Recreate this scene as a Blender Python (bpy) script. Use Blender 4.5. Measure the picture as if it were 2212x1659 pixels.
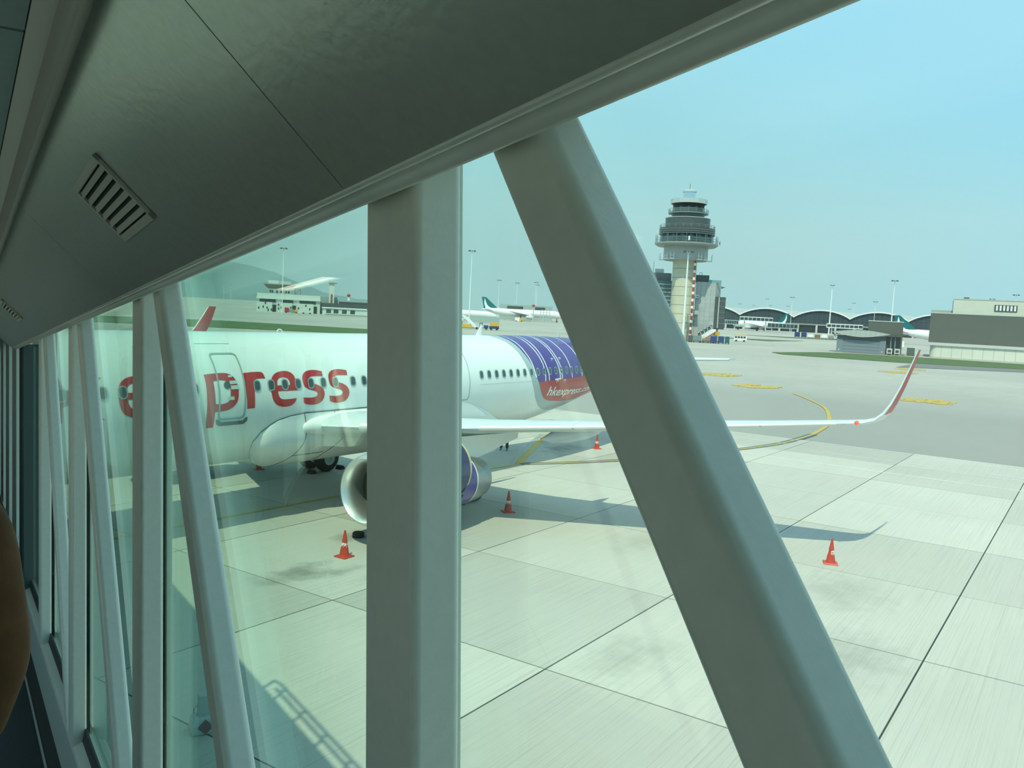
import bpy, bmesh, math, random
from mathutils import Vector, Matrix
from mathutils.geometry import delaunay_2d_cdt
random.seed(7)
sc = bpy.context.scene
for o in list(bpy.data.objects): bpy.data.objects.remove(o)
COL = sc.collection
rad = math.radians
pi = math.pi

# ------------------------------------------------------------------ camera, sky, sun, exposure
EYE = Vector((-17.0357, -22.7041, 6.9228))
cam = bpy.data.cameras.new('camera'); cam.sensor_width = 36; cam.lens = 36 * 1866 / 2212
cam.clip_start = .02; cam.clip_end = 9000
co = bpy.data.objects.new('camera', cam); COL.objects.link(co)
CR = Vector((.5643, -.8240, .0519)); CD = Vector((-.0384, -.0891, -.9953)); CF = Vector((.8247, .5596, -.0819))
CF.normalize(); CR = (CR - CF * CR.dot(CF)).normalized(); CD = CF.cross(CR)
mw = Matrix.Identity(4)
for i in range(3): mw[i][0], mw[i][1], mw[i][2], mw[i][3] = CR[i], -CD[i], -CF[i], EYE[i]
co.matrix_world = mw
sc.camera = co
sc.view_settings.view_transform = 'Standard'; sc.view_settings.look = 'None'
sc.view_settings.gamma = 1; sc.view_settings.use_curve_mapping = False
sc.view_settings.exposure = 0.3
sc.cycles.max_bounces = 12; sc.cycles.transparent_max_bounces = 24; sc.cycles.glossy_bounces = 5
sc.cycles.use_denoising = True; sc.cycles.caustics_reflective = False; sc.cycles.caustics_refractive = False

w = bpy.data.worlds.new('sky'); sc.world = w; w.use_nodes = True
nt = w.node_tree; nt.nodes.clear()
out = nt.nodes.new('ShaderNodeOutputWorld'); bg = nt.nodes.new('ShaderNodeBackground')
tc = nt.nodes.new('ShaderNodeTexCoord'); sx = nt.nodes.new('ShaderNodeSeparateXYZ')
rp = nt.nodes.new('ShaderNodeValToRGB'); mp = nt.nodes.new('ShaderNodeMapRange')
nz = nt.nodes.new('ShaderNodeTexNoise'); mx = nt.nodes.new('ShaderNodeMix'); mpp = nt.nodes.new('ShaderNodeMapping')
nt.links.new(tc.outputs['Generated'], sx.inputs[0]); nt.links.new(sx.outputs['Z'], mp.inputs['Value'])
mp.inputs['From Min'].default_value = -.05; mp.inputs['From Max'].default_value = .95
nt.links.new(mp.outputs[0], rp.inputs[0])
els = rp.color_ramp.elements
els[0].position = .04; els[0].color = (.335, .60, .71, 1)
els[1].position = 1; els[1].color = (.42, .65, .87, 1)
for p, c in ((.14, (.345, .63, .77)), (.24, (.335, .64, .81)), (.45, (.39, .69, .89)), (.7, (.47, .71, .90))):
    e = els.new(p); e.color = (*c, 1)
mpp.inputs['Scale'].default_value = (1.5, 1.5, 6)
nt.links.new(tc.outputs['Generated'], mpp.inputs[0]); nt.links.new(mpp.outputs[0], nz.inputs['Vector'])
nz.inputs['Scale'].default_value = 1.6; nz.inputs['Detail'].default_value = 6
mx.data_type = 'RGBA'; mx.blend_type = 'MIX'
cr2 = nt.nodes.new('ShaderNodeMapRange'); cr2.inputs['From Min'].default_value = .45; cr2.inputs['From Max'].default_value = .8
cr2.inputs['To Max'].default_value = .35
nt.links.new(nz.outputs[0], cr2.inputs['Value']); nt.links.new(cr2.outputs[0], mx.inputs[0])
nt.links.new(rp.outputs[0], mx.inputs[6]); mx.inputs[7].default_value = (.46, .70, .84, 1)
nt.links.new(mx.outputs[2], bg.inputs['Color']); bg.inputs['Strength'].default_value = 1.0
nt.links.new(bg.outputs[0], out.inputs[0])

SUN = Vector((-.482, -.152, .862)).normalized()
sl = bpy.data.lights.new('sun', 'SUN'); sl.energy = 3.35; sl.color = (1, .91, .70); sl.angle = rad(.6)
so = bpy.data.objects.new('sun', sl); COL.objects.link(so)
so.rotation_euler = (-SUN).to_track_quat('-Z', 'Y').to_euler(); so.location = (0, 0, 80)

# ------------------------------------------------------------------ helpers
def tag(o, label=None, cat=None, group=None, kind=None):
    if label: o['label'] = label
    if cat: o['category'] = cat
    if group: o['group'] = group
    if kind: o['kind'] = kind
    return o
def thing(name, label, cat, loc=(0, 0, 0), rz=0, group=None, kind=None, M=None):
    o = bpy.data.objects.new(name, None); COL.objects.link(o); o.empty_display_size = .2
    if M is not None: o.matrix_world = M
    else: o.location = loc; o.rotation_euler = (0, 0, rz)
    return tag(o, label, cat, group, kind)
def link(name, me, parent=None, loc=None, rz=None, M=None):
    o = bpy.data.objects.new(name, me); COL.objects.link(o)
    if parent: o.parent = parent
    if loc is not None: o.location = loc
    if rz is not None: o.rotation_euler = (0, 0, rz)
    if M is not None: o.matrix_local = M
    return o
def lin(r, g, b):
    f = lambda c: (c / 255 / 12.92) if c <= 10 else ((c / 255 + .055) / 1.055) ** 2.4
    return (f(r), f(g), f(b))
MATS = {}
def mat(name, col, rough=.5, metal=0, spec=.5, noise=0, nscale=5, stretch=(1, 1, 1), bump=0, vary=0, coat=0, emit=0, col2=None):
    if name in MATS: return MATS[name]
    m = bpy.data.materials.new(name); m.use_nodes = True; t = m.node_tree; b = t.nodes['Principled BSDF']
    b.inputs['Base Color'].default_value = (*col, 1); b.inputs['Roughness'].default_value = rough
    b.inputs['Metallic'].default_value = metal; b.inputs['Specular IOR Level'].default_value = spec
    if coat: b.inputs['Coat Weight'].default_value = coat; b.inputs['Coat Roughness'].default_value = .08
    if emit:
        b.inputs['Emission Color'].default_value = (*col, 1); b.inputs['Emission Strength'].default_value = emit
    if noise or bump or vary:
        tc = t.nodes.new('ShaderNodeTexCoord'); mp = t.nodes.new('ShaderNodeMapping'); mp.inputs['Scale'].default_value = stretch
        n = t.nodes.new('ShaderNodeTexNoise'); n.inputs['Scale'].default_value = nscale; n.inputs['Detail'].default_value = 6
        t.links.new(tc.outputs['Object'], mp.inputs[0]); t.links.new(mp.outputs[0], n.inputs['Vector'])
        src = None
        if noise:
            mr = t.nodes.new('ShaderNodeMapRange'); mr.inputs['From Min'].default_value = .3; mr.inputs['From Max'].default_value = .7
            t.links.new(n.outputs[0], mr.inputs['Value'])
            mixn = t.nodes.new('ShaderNodeMix'); mixn.data_type = 'RGBA'
            c2 = col2 or tuple(c * (1 - noise) for c in col)
            mixn.inputs[6].default_value = (*col, 1); mixn.inputs[7].default_value = (*c2, 1)
            t.links.new(mr.outputs[0], mixn.inputs[0]); src = mixn.outputs[2]
        if vary:
            oi = t.nodes.new('ShaderNodeObjectInfo'); mr2 = t.nodes.new('ShaderNodeMapRange')
            mr2.inputs['To Min'].default_value = 1 - vary; mr2.inputs['To Max'].default_value = 1 + vary * .4
            t.links.new(oi.outputs['Random'], mr2.inputs['Value'])
            mu = t.nodes.new('ShaderNodeMix'); mu.data_type = 'RGBA'; mu.blend_type = 'MULTIPLY'; mu.inputs[0].default_value = 1
            if src: t.links.new(src, mu.inputs[6])
            else: mu.inputs[6].default_value = (*col, 1)
            t.links.new(mr2.outputs[0], mu.inputs[7]); src = mu.outputs[2]
        if src: t.links.new(src, b.inputs['Base Color'])
        if bump:
            bp = t.nodes.new('ShaderNodeBump'); bp.inputs['Strength'].default_value = bump; bp.inputs['Distance'].default_value = .01
            t.links.new(n.outputs[0], bp.inputs['Height']); t.links.new(bp.outputs[0], b.inputs['Normal'])
    MATS[name] = m
    return m
class MB:
    def __init__(s): s.v = []; s.f = []; s.mi = []; s.k = 0
    def add(s, vs, fs):
        n = len(s.v); s.v += [tuple(p) for p in vs]; s.f += [tuple(i + n for i in q) for q in fs]; s.mi += [s.k] * len(fs); return s
    def box(s, x0, x1, y0, y1, z0, z1, R=None, o=(0, 0, 0)):
        vs = [Vector((x, y, z)) for z in (z0, z1) for y in (y0, y1) for x in (x0, x1)]
        if R is not None: vs = [R @ p for p in vs]
        vs = [p + Vector(o) for p in vs]
        return s.add(vs, [(0, 2, 3, 1), (4, 5, 7, 6), (0, 1, 5, 4), (2, 6, 7, 3), (0, 4, 6, 2), (1, 3, 7, 5)])
    def prism(s, poly, a, b, axes='xyz'):
        "polygon in the first two axes extruded along the third from a to b"
        ix = {'x': 0, 'y': 1, 'z': 2}; A = [ix[c] for c in axes]; n = len(poly); vs = []
        for t in (a, b):
            for p in poly:
                q = [0, 0, 0]; q[A[0]] = p[0]; q[A[1]] = p[1]; q[A[2]] = t; vs.append(q)
        fs = [tuple(range(n))[::-1], tuple(range(n, 2 * n))] + [(i, (i + 1) % n, n + (i + 1) % n, n + i) for i in range(n)]
        return s.add(vs, fs)
    def tube(s, pts, r, n=8, cap=True):
        pts = [Vector(p) for p in pts]; rr = r if isinstance(r, (list, tuple)) else [r] * len(pts); vs = []; fs = []
        for i, p in enumerate(pts):
            d = (pts[min(i + 1, len(pts) - 1)] - pts[max(i - 1, 0)]).normalized()
            u = d.cross(Vector((0, 0, 1)) if abs(d.z) < .95 else Vector((1, 0, 0))).normalized(); v2 = d.cross(u)
            vs += [p + (u * math.cos(2 * pi * j / n) + v2 * math.sin(2 * pi * j / n)) * rr[i] for j in range(n)]
        for i in range(len(pts) - 1):
            for j in range(n):
                a = i * n + j; b = i * n + (j + 1) % n; fs.append((a, b, b + n, a + n))
        if cap: fs.append(tuple(range(n))[::-1]); fs.append(tuple(range((len(pts) - 1) * n, len(pts) * n)))
        return s.add(vs, fs)
    def lathe(s, prof, n=32, axis='z', o=(0, 0, 0), a0=0, a1=2 * pi):
        "prof: (t, r) along the axis"
        vs = []; fs = []; full = abs(a1 - a0 - 2 * pi) < 1e-6; m = n if full else n + 1
        for t, r in prof:
            for j in range(m):
                a = a0 + (a1 - a0) * j / n; c, q = r * math.cos(a), r * math.sin(a)
                p = {'z': (c, q, t), 'x': (t, c, q), 'y': (c, t, q)}[axis]; vs.append(Vector(p) + Vector(o))
        for i in range(len(prof) - 1):
            for j in range(n):
                a = i * m + j; b = i * m + (j + 1) % m; fs.append((a, b, b + m, a + m))
        return s.add(vs, fs)
    def loft(s, secs, cap=True):
        n = len(secs[0]); vs = [p for q in secs for p in q]; fs = []
        for i in range(len(secs) - 1):
            for j in range(n):
                a = i * n + j; b = i * n + (j + 1) % n; fs.append((a, b, b + n, a + n))
        if cap: fs.append(tuple(range(n))[::-1]); fs.append(tuple(range((len(secs) - 1) * n, len(secs) * n)))
        return s.add(vs, fs)
    def mesh(s, name, mats, smooth=False, fix=True, ang=40):
        me = bpy.data.meshes.new(name); me.from_pydata(s.v, [], s.f)
        for m in (mats if isinstance(mats, (list, tuple)) else [mats]): me.materials.append(m)
        me.polygons.foreach_set('material_index', s.mi)
        if fix:
            b = bmesh.new(); b.from_mesh(me); bmesh.ops.recalc_face_normals(b, faces=b.faces); b.to_mesh(me); b.free()
        if smooth:
            me.polygons.foreach_set('use_smooth', [True] * len(me.polygons)); me.set_sharp_from_angle(angle=rad(ang))
        me.update(); return me
    def build(s, name, mats, parent=None, smooth=False, loc=None, rz=None, M=None, fix=True, ang=40):
        return link(name, s.mesh(name, mats, smooth, fix, ang), parent, loc, rz, M)
def bevel(o, wd, seg=2):
    m = o.modifiers.new('edge', 'BEVEL'); m.width = wd; m.segments = seg; m.limit_method = 'ANGLE'; m.harden_normals = True
    o.data.polygons.foreach_set('use_smooth', [True] * len(o.data.polygons)); o.data.set_sharp_from_angle(angle=rad(60))
    return o
def zg(x, y): return min(max(0, (math.hypot(x, y) - 320) * .0062), 4.2)
def text_mesh(s, size, shear=0, ext=0, spacing=1, bold=0):
    cu = bpy.data.curves.new('txt', 'FONT'); cu.body = s; cu.size = size; cu.shear = shear; cu.extrude = ext; cu.offset = bold
    cu.space_character = spacing; cu.resolution_u = 3
    o = bpy.data.objects.new('txt', cu); COL.objects.link(o)
    me = bpy.data.meshes.new_from_object(o.evaluated_get(bpy.context.evaluated_depsgraph_get()))
    bpy.data.objects.remove(o); bpy.data.curves.remove(cu)
    return me

# ------------------------------------------------------------------ materials
PAINT = mat('bridge_paint', (.72, .72, .645), .38, noise=.06, nscale=60, bump=.05)
PAINT2 = mat('bridge_beam_paint', (.62, .62, .56), .30, noise=.06, nscale=50, bump=.05)
CEIL = mat('ceiling_metal', (.47, .50, .45), .26, metal=.35, noise=.08, nscale=90, bump=.04)
TILE = mat('ceiling_tile', (.20, .26, .26), .5, noise=.08, nscale=40)
TRIMB = mat('trim_brown_grey', (.30, .27, .235), .42)
VENTM = mat('vent_plastic', (.42, .41, .35), .5)
BLACK = mat('black_void', (.012, .013, .013), .8)
RUBBER = mat('rubber', (.02, .022, .023), .7, noise=.3, nscale=30)
CARPET = mat('carpet', (.03, .04, .045), .95, noise=.35, nscale=400, bump=.4)
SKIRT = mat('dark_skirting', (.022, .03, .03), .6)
DARKP = mat('shaded_portal_teal', (.055, .085, .08), .45)
WHITE = mat('aircraft_white', (.87, .89, .87), .28, coat=.4, noise=.03, nscale=1.2)
RED = mat('livery_red', (.54, .016, .016), .35, coat=.1)
RED2 = mat('livery_red_tail', (.50, .035, .04), .3, coat=.3)
PURPLE = mat('livery_purple', (.075, .03, .27), .32, coat=.3, noise=.12, nscale=2)
GREYL = mat('livery_grey', (.40, .48, .50), .32, coat=.3)
DGREY = mat('dark_grey', (.09, .095, .10), .5)
MGREY = mat('mid_grey', (.28, .30, .30), .45)
LGREY = mat('light_grey', (.55, .57, .56), .45)
METAL = mat('bare_metal', (.78, .80, .82), .22, metal=1)
NOZ = mat('nozzle_metal', (.42, .42, .43), .38, metal=.8)
COWL = mat('cowl_navy', (.035, .03, .12), .35, coat=.3)
PANEG = mat('dark_glass', (.035, .05, .06), .08, spec=.8)
LINE = mat('seam_black', (.02, .022, .024), .6)
ORANGE = mat('cone_red', (.55, .055, .025), .45, noise=.15, nscale=8)
STENC = mat('stencil_white', (.82, .82, .78), .6)
STEEL = mat('galvanised', (.55, .60, .60), .4, metal=.3)
YEL = mat('vehicle_yellow', (.75, .40, .03), .4)
BLUE = mat('container_blue', (.03, .06, .17), .5)
GREENC = mat('container_green', (.02, .13, .11), .5)
SKIN = mat('skin', (.42, .24, .16), .55)
def glass_mat():
    m = bpy.data.materials.new('tinted_glass'); m.use_nodes = True; t = m.node_tree; t.nodes.clear()
    N = t.nodes.new; L = t.links.new
    lw = N('ShaderNodeLayerWeight'); lw.inputs['Blend'].default_value = .5
    p5 = N('ShaderNodeMath'); p5.operation = 'POWER'; p5.inputs[1].default_value = 5; L(lw.outputs['Facing'], p5.inputs[0])
    fm = N('ShaderNodeMath'); fm.operation = 'MULTIPLY_ADD'; fm.inputs[1].default_value = .80; fm.inputs[2].default_value = .032; L(p5.outputs[0], fm.inputs[0])
    cs = N('ShaderNodeMath'); cs.operation = 'SUBTRACT'; cs.inputs[0].default_value = 1; L(lw.outputs['Facing'], cs.inputs[1])
    mxn = N('ShaderNodeMath'); mxn.operation = 'MAXIMUM'; mxn.inputs[1].default_value = .22; L(cs.outputs[0], mxn.inputs[0])
    iv = N('ShaderNodeMath'); iv.operation = 'DIVIDE'; iv.inputs[0].default_value = .5; L(mxn.outputs[0], iv.inputs[1])
    cb = N('ShaderNodeCombineColor')
    for i, T in enumerate((.87, .972, .922)):
        pw = N('ShaderNodeMath'); pw.operation = 'POWER'; pw.inputs[0].default_value = T; L(iv.outputs[0], pw.inputs[1]); L(pw.outputs[0], cb.inputs[i])
    tr = N('ShaderNodeBsdfTransparent'); L(cb.outputs[0], tr.inputs[0])
    gl = N('ShaderNodeBsdfGlossy'); gl.inputs['Roughness'].default_value = .015; gl.inputs['Color'].default_value = (.93, .97, .95, 1)
    ms = N('ShaderNodeMixShader'); L(fm.outputs[0], ms.inputs[0]); L(tr.outputs[0], ms.inputs[1]); L(gl.outputs[0], ms.inputs[2])
    o = N('ShaderNodeOutputMaterial'); L(ms.outputs[0], o.inputs[0]); return m
GLASS = glass_mat()

# ------------------------------------------------------------------ the boarding bridge (axes: x = down the slope, y = right wall, z = up; origin at eye level)
YAW, PIT = rad(22.972), rad(-5.01)
BD = Vector((math.sin(YAW) * math.cos(PIT), math.cos(YAW) * math.cos(PIT), math.sin(PIT)))
BN = Vector((math.cos(YAW), -math.sin(YAW), 0)); BU = BN.cross(BD)
# keep a right-handed frame: x = BD, y = -BN, z = BU ; n (towards the right wall) is therefore -y
BM = Matrix.Identity(4)
for i in range(3): BM[i][0], BM[i][1], BM[i][2], BM[i][3] = BD[i], -BN[i], BU[i], EYE[i]
K = .37
FLOOR = -4.51 * K; SILL = -3.85 * K; HEAD = .5 * K; PER = 3.965 * K
NC = -.58                        # centre line of the corridor, metres from the eye
D0, D1 = -16 * K, 18.25 * K       # ends of this tunnel section
MIR = lambda n: 2 * NC - n
def bobj(name, b, m, parent=None, smooth=False, kind=None, ang=40):
    o = b.build(name, m, parent, smooth, ang=ang)
    if parent is None: o.matrix_world = BM
    if kind: o['kind'] = kind
    return o
def nprism(b, poly, d0, d1): return b.prism([(-n * K, h * K) for n, h in poly], d0, d1, 'yzx')
def mnprism(b, poly, d0, d1): return b.prism([(-MIR(n * K), h * K) for n, h in poly], d0, d1, 'yzx')

# floor: carpet, edge strip, light trim; outer floor slab
fl = bobj('floor', MB().box(D0, 24.5, -.98 * K, -MIR(.98 * K), FLOOR - .35, FLOOR), CARPET, kind='structure')
b = MB(); nprism(b, [(.865, -4.51), (1.0, -4.51), (1.0, -4.47), (.865, -4.485)], D0, D1); bobj('edge_strip', b, SKIRT, fl)
b = MB(); nprism(b, [(.845, -4.51), (.865, -4.51), (.865, -4.475), (.85, -4.49)], D0, D1); bobj('edge_bead', b, MGREY, fl)

# sill beams
sill_poly = [(1.0, -4.6), (1.0, -3.88), (1.012, -3.855), (1.03, -3.85), (1.15, -3.80), (1.16, -3.80), (1.16, -4.6)]
b = MB(); nprism(b, sill_poly, D0, D1); tag(bobj('trim_1', b, PAINT2, kind='structure'), 'grey painted sill beam along the foot of the glazed wall, bottom left')
b = MB(); mnprism(b, sill_poly, D0, D1); bobj('trim_2', b, PAINT2, kind='structure')
b = MB(); nprism(b, [(1.10, -3.82), (1.145, -3.80), (1.145, -3.70), (1.125, -3.70)], D0, D1)
bobj('trim_gasket', b, LINE, bpy.data.objects['trim_1'])
# head beams with their beads
head_poly = [(.85, .486), (.853, .479), (.858, .475), (.866, .475), (.872, .480), (.880, .4835), (.888, .478), (.894, .473), (.912, .470),
             (.918, .463), (.926, .4605), (.934, .464), (.95, .476), (.985, .492), (.985, .75), (.85, .75)]
outer_poly = [(1.10, .60), (1.26, .66), (1.26, .80), (1.10, .80)]
b = MB(); nprism(b, head_poly, D0, D1); tag(bobj('trim_3', b, PAINT2, kind='structure', smooth=True, ang=50), 'grey beaded head rail running along the top of the windows')
b = MB(); nprism(b, outer_poly, D0, D1); bobj('trim_header', b, PAINT2, bpy.data.objects['trim_3'])
b = MB(); mnprism(b, outer_poly, D0, D1); bobj('trim_header', b, PAINT2, bpy.data.objects['trim_3'])
b = MB(); mnprism(b, head_poly, D0, D1); bobj('trim_4', b, PAINT2, kind='structure', smooth=True)

# coved ceiling: 45 degree panels with recessed joints, beads and flat tiles
ce = thing('ceiling', 'coved grey metal ceiling of the boarding bridge', None, M=BM, kind='structure')
def cove(d0, d1, mir=False):
    g = .0012; q = [(.85, .486), (.315, 1.021), (.33, 1.036), (.865, .501)]
    b = MB(); (mnprism if mir else nprism)(b, q, d0 + g, d1 - g); return b
JOINTS = [D0, -5.03, -3.58, -2.12, -.66, .79, 2.22, 3.68, 5.18, D1]
for i in range(len(JOINTS) - 1):
    cove(JOINTS[i], JOINTS[i + 1]).build('cove_panel', CEIL, ce)
    cove(JOINTS[i], JOINTS[i + 1], True).build('cove_panel', CEIL, ce)
b = MB(); nprism(b, [(.875, .515), (.34, 1.05), (.36, 1.06), (.89, .53)], D0, D1); mnprism(b, [(.875, .515), (.34, 1.05), (.36, 1.06), (.89, .53)], D0, D1); b.build('cove_backing', LGREY, ce)
bead = [(.335, 1.05), (.318, 1.02), (.303, .985), (.291, .966), (.278, .958), (.268, .955), (.258, .960), (.25, .966), (.225, .975), (.215, .99), (.186, 1.02), (.176, 1.03), (.17, 1.08), (.32, 1.08)]
for mir in (0, 1):
    b = MB(); (mnprism if mir else nprism)(b, bead, D0, D1); b.build('ceiling_bead', TRIMB, ce, True, ang=35)
tj = [D0, -2.69, -.79, 1.11, 1.11 + 1.9, 1.11 + 3.8, 1.11 + 5.7, D1]
for i in range(len(tj) - 1):
    d0, d1 = tj[i] + .004, tj[i + 1] - .004
    MB().box(d0, d1, -.172 * K, -.02 * K, 1.035 * K, 1.09 * K).build('ceiling_strip', TILE, ce)
    MB().box(d0, d1, -MIR(.172 * K), -MIR(.02 * K), 1.035 * K, 1.09 * K).build('ceiling_strip', TILE, ce)
    mid = (.02 * K + MIR(.02 * K)) / 2
    for a, c in ((.015 * K, mid + .003), (mid - .003, MIR(.015 * K))):
        MB().box(d0 - .12, d1 - .128, -a, -c, 1.05 * K, 1.10 * K).build('ceiling_tile', TILE, ce)
MB().box(D0, D1, -1.0 * K, -MIR(1.0 * K), 1.13 * K, 1.2 * K).build('ceiling_backing', DGREY, ce)
# strip lights in the flat ceiling
LAMP = mat('lamp_diffuser', (1, .93, .78), .5, emit=2.2)
for i, d in enumerate((3.5, 5.6)):
    t = thing('ceiling_light', ['recessed strip light in the flat ceiling, just left of the picture', 'farther recessed strip light in the flat ceiling, left of the picture'][i], 'light', M=BM @ Matrix.Translation((d, .33, 1.035 * K)))
    b = MB(); b.box(-.32, .32, -.075, -.06, -.004, .03); b.box(-.32, .32, .06, .075, -.004, .03); b.box(-.335, -.32, -.075, .075, -.004, .03); b.box(.32, .335, -.075, .075, -.004, .03)
    b.build('frame', LGREY, t); MB().box(-.32, .32, -.06, .06, .004, .02).build('diffuser', LAMP, t)

# air vents in the cove
CV = Vector((0, -.85 * K, .486 * K)); CS = Vector((0, .7071, .7071)); CNn = Vector((0, .7071, -.7071))  # along slope (inwards, up), normal into the corridor
def vent(dc, sc_, L, Wd, label, ns=6):
    M = Matrix.Identity(4)
    o = Vector((dc, 0, 0)) + CV + CS * sc_
    for i in range(3): M[i][0], M[i][1], M[i][2], M[i][3] = (-1, 0, 0)[i], CS[i], CNn[i] , o[i]
    # x along bridge, y up the slope, z out of the cove
    t = thing('air_vent', label, 'vent', M=BM @ M)
    fw = .013
    b = MB()
    for x0, x1, y0, y1 in ((-Wd / 2, Wd / 2, -L / 2, -L / 2 + fw), (-Wd / 2, Wd / 2, L / 2 - fw, L / 2), (-Wd / 2, -Wd / 2 + fw * .6, -L / 2, L / 2), (Wd / 2 - fw * .6, Wd / 2, -L / 2, L / 2)):
        b.box(x0, x1, y0, y1, -.0, .007)
    bevel(b.build('frame', VENTM, t), .0015)
    MB().box(-Wd / 2 + .004, Wd / 2 - .004, -L / 2 + .006, L / 2 - .006, .0004, .0012).build('backing', BLACK, t)
    me = None; st = (L - 2 * fw) / ns
    for i in range(ns):
        y = -L / 2 + fw + st * (i + .5)
        if me is None:
            me = MB().box(-Wd / 2 + fw * .6, Wd / 2 - fw * .6, -st * .33, st * .33, -.001, .001, Matrix.Rotation(rad(-28), 3, 'X')).mesh('slat', VENTM)
        link('slat', me, t, (0, y, .0042))
vent(1.522, .144, .12, .265, 'rectangular slatted air vent in the coved ceiling, larger and nearer of two')
vent(4.48, .152, .113, .26, 'small far slatted air vent near the left edge of the coved ceiling')

# posts, braces, window panes
def post_mesh(mir):
    b = MB(); s = MIR if mir else (lambda n: n)
    y0, y1 = sorted((-s(1.0 * K), -s(1.142 * K)))
    b.box(0, .327 * K, y0, y1, SILL - .01, .72 * K); return b
def brace_poly(mir):
    b = MB(); s = MIR if mir else (lambda n: n)
    y0, y1 = sorted((-s(1.002 * K), -s(1.140 * K)))
    sl = .675; top, bot = .72 * K, SILL - .01; wd = .225 * K
    q = [(x * 1, h) for x, h in ((sl * (top), top), (sl * (top) + wd, top), (sl * bot + wd, bot), (sl * bot, bot))]
    b.prism(q, y0, y1, 'xzy'); return b
pm, bmm = post_mesh(0).mesh('vertical_post', PAINT), brace_poly(0).mesh('diagonal_brace', PAINT)
pl = {0: 'wide vertical grey steel post at the middle, hiding most of the near engine', 1: 'second vertical grey steel post, standing before the large red lettering',
      2: 'third vertical grey steel post, between two slim leaning braces', 3: 'fourth vertical grey steel post, next to the dark end frame', 4: 'dark end post closing the window wall',
      -1: 'vertical grey post just behind the viewer', -2: 'second vertical grey post behind the viewer', -3: 'third vertical grey post behind the viewer'}
bl = {0: 'broad diagonal grey steel brace crossing the right of the picture before the control tower', 1: 'diagonal grey steel brace leaning beside the second post, over the letter p',
      2: 'slim diagonal grey brace leaning right from beside the third post', 3: 'slim diagonal grey brace leaning right from beside the fourth post', 4: 'last diagonal brace in shadow at the end of the window wall',
      -1: 'diagonal grey brace just behind the viewer', -2: 'second diagonal grey brace behind the viewer', -3: 'third diagonal grey brace behind the viewer'}
for i in range(-3, 4):
    o = link('vertical_post', pm); o.matrix_world = BM @ Matrix.Translation((2.023 * K + PER * i, 0, 0)); bevel(o, .009, 3)
    tag(o, pl[i], 'post', 'vertical posts of the window wall')
    o = link('diagonal_brace', bmm); o.matrix_world = BM @ Matrix.Translation((1.105 * K + PER * i, 0, 0)); bevel(o, .013, 4)
    tag(o, bl[i], 'brace', 'diagonal braces of the window wall')
# glazing: one pane per bay between posts, in slim outer frames
pane = MB().box(.0, PER - .012, -1.185 * K, -1.168 * K, SILL + .02, HEAD + .055).mesh('glass_pane', GLASS)
fr = MB()
fr.box(-.020, .006, -1.225 * K, -1.19 * K, SILL, HEAD + .055); fr.box(.012, .040, -1.225 * K, -1.15 * K, SILL, HEAD + .055)
frm = fr.mesh('window_mullion', PAINT)
gk = MB().box(.006, .012, -1.215 * K, -1.14 * K, SILL, HEAD + .055).mesh('window_gasket', LINE)
for j, i in enumerate(range(-4, 5)):
    x = 2.023 * K + PER * i + .327 * K * .62
    if i == 4: continue
    t = thing('window_%d' % (j + 1), 'tall tinted glass window bay of the bridge wall', None, kind='structure', M=BM @ Matrix.Translation((x, 0, 0)))
    link('glass_pane', pane, t); link('window_mullion', frm, t); link('window_gasket', gk, t)
# far side wall (left, out of the frame): posts, braces and panes as one wall piece with parts
wl = thing('wall_left', 'opposite glazed wall of the bridge', None, M=BM, kind='structure')
pm2, bm2 = post_mesh(1).mesh('post', PAINT), brace_poly(1).mesh('brace', PAINT)
y0, y1 = sorted((-MIR(1.185 * K), -MIR(1.168 * K)))
pane2 = MB().box(0, PER - .012, y0, y1, SILL + .02, HEAD + .055).mesh('glass_pane', GLASS)
spn = MB().box(0, PER - .327 * K, y0, y1, SILL, .72 * K).mesh('light_block_panel', mat('light_block_grey', (.22, .24, .22), .5))  # unseen panels added in two bays to cut daylight from the left
for i in range(-3, 5):
    if i in (-2, 0): link('light_block_panel', spn, wl, (2.023 * K + PER * i + .327 * K, 0, 0))
    link('post', pm2, wl, (2.023 * K + PER * i, 0, 0)); link('brace', bm2, wl, (1.105 * K + PER * i, 0, 0)); link('glass_pane', pane2, wl, (2.023 * K + PER * i, 0, 0))
# closed back end, portal frame at the far end with its shade put into the dark colour
MB().box(D0 - .08, D0, -1.2 * K, -MIR(1.2 * K), FLOOR - .2, 1.3 * K)
tag(bobj('wall_back', MB().box(D0 - .08, D0, -1.2 * K, -MIR(1.2 * K), FLOOR - .2, 1.3 * K), LGREY), kind='structure')
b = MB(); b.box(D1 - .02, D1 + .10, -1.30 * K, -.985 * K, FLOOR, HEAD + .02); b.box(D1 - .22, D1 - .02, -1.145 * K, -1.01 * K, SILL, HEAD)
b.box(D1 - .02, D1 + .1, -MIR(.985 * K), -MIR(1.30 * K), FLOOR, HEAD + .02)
tag(bobj('wall_portal', b, DARKP, kind='structure'), 'end frame coloured as dark teal shade where the tunnel section stops')

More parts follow.
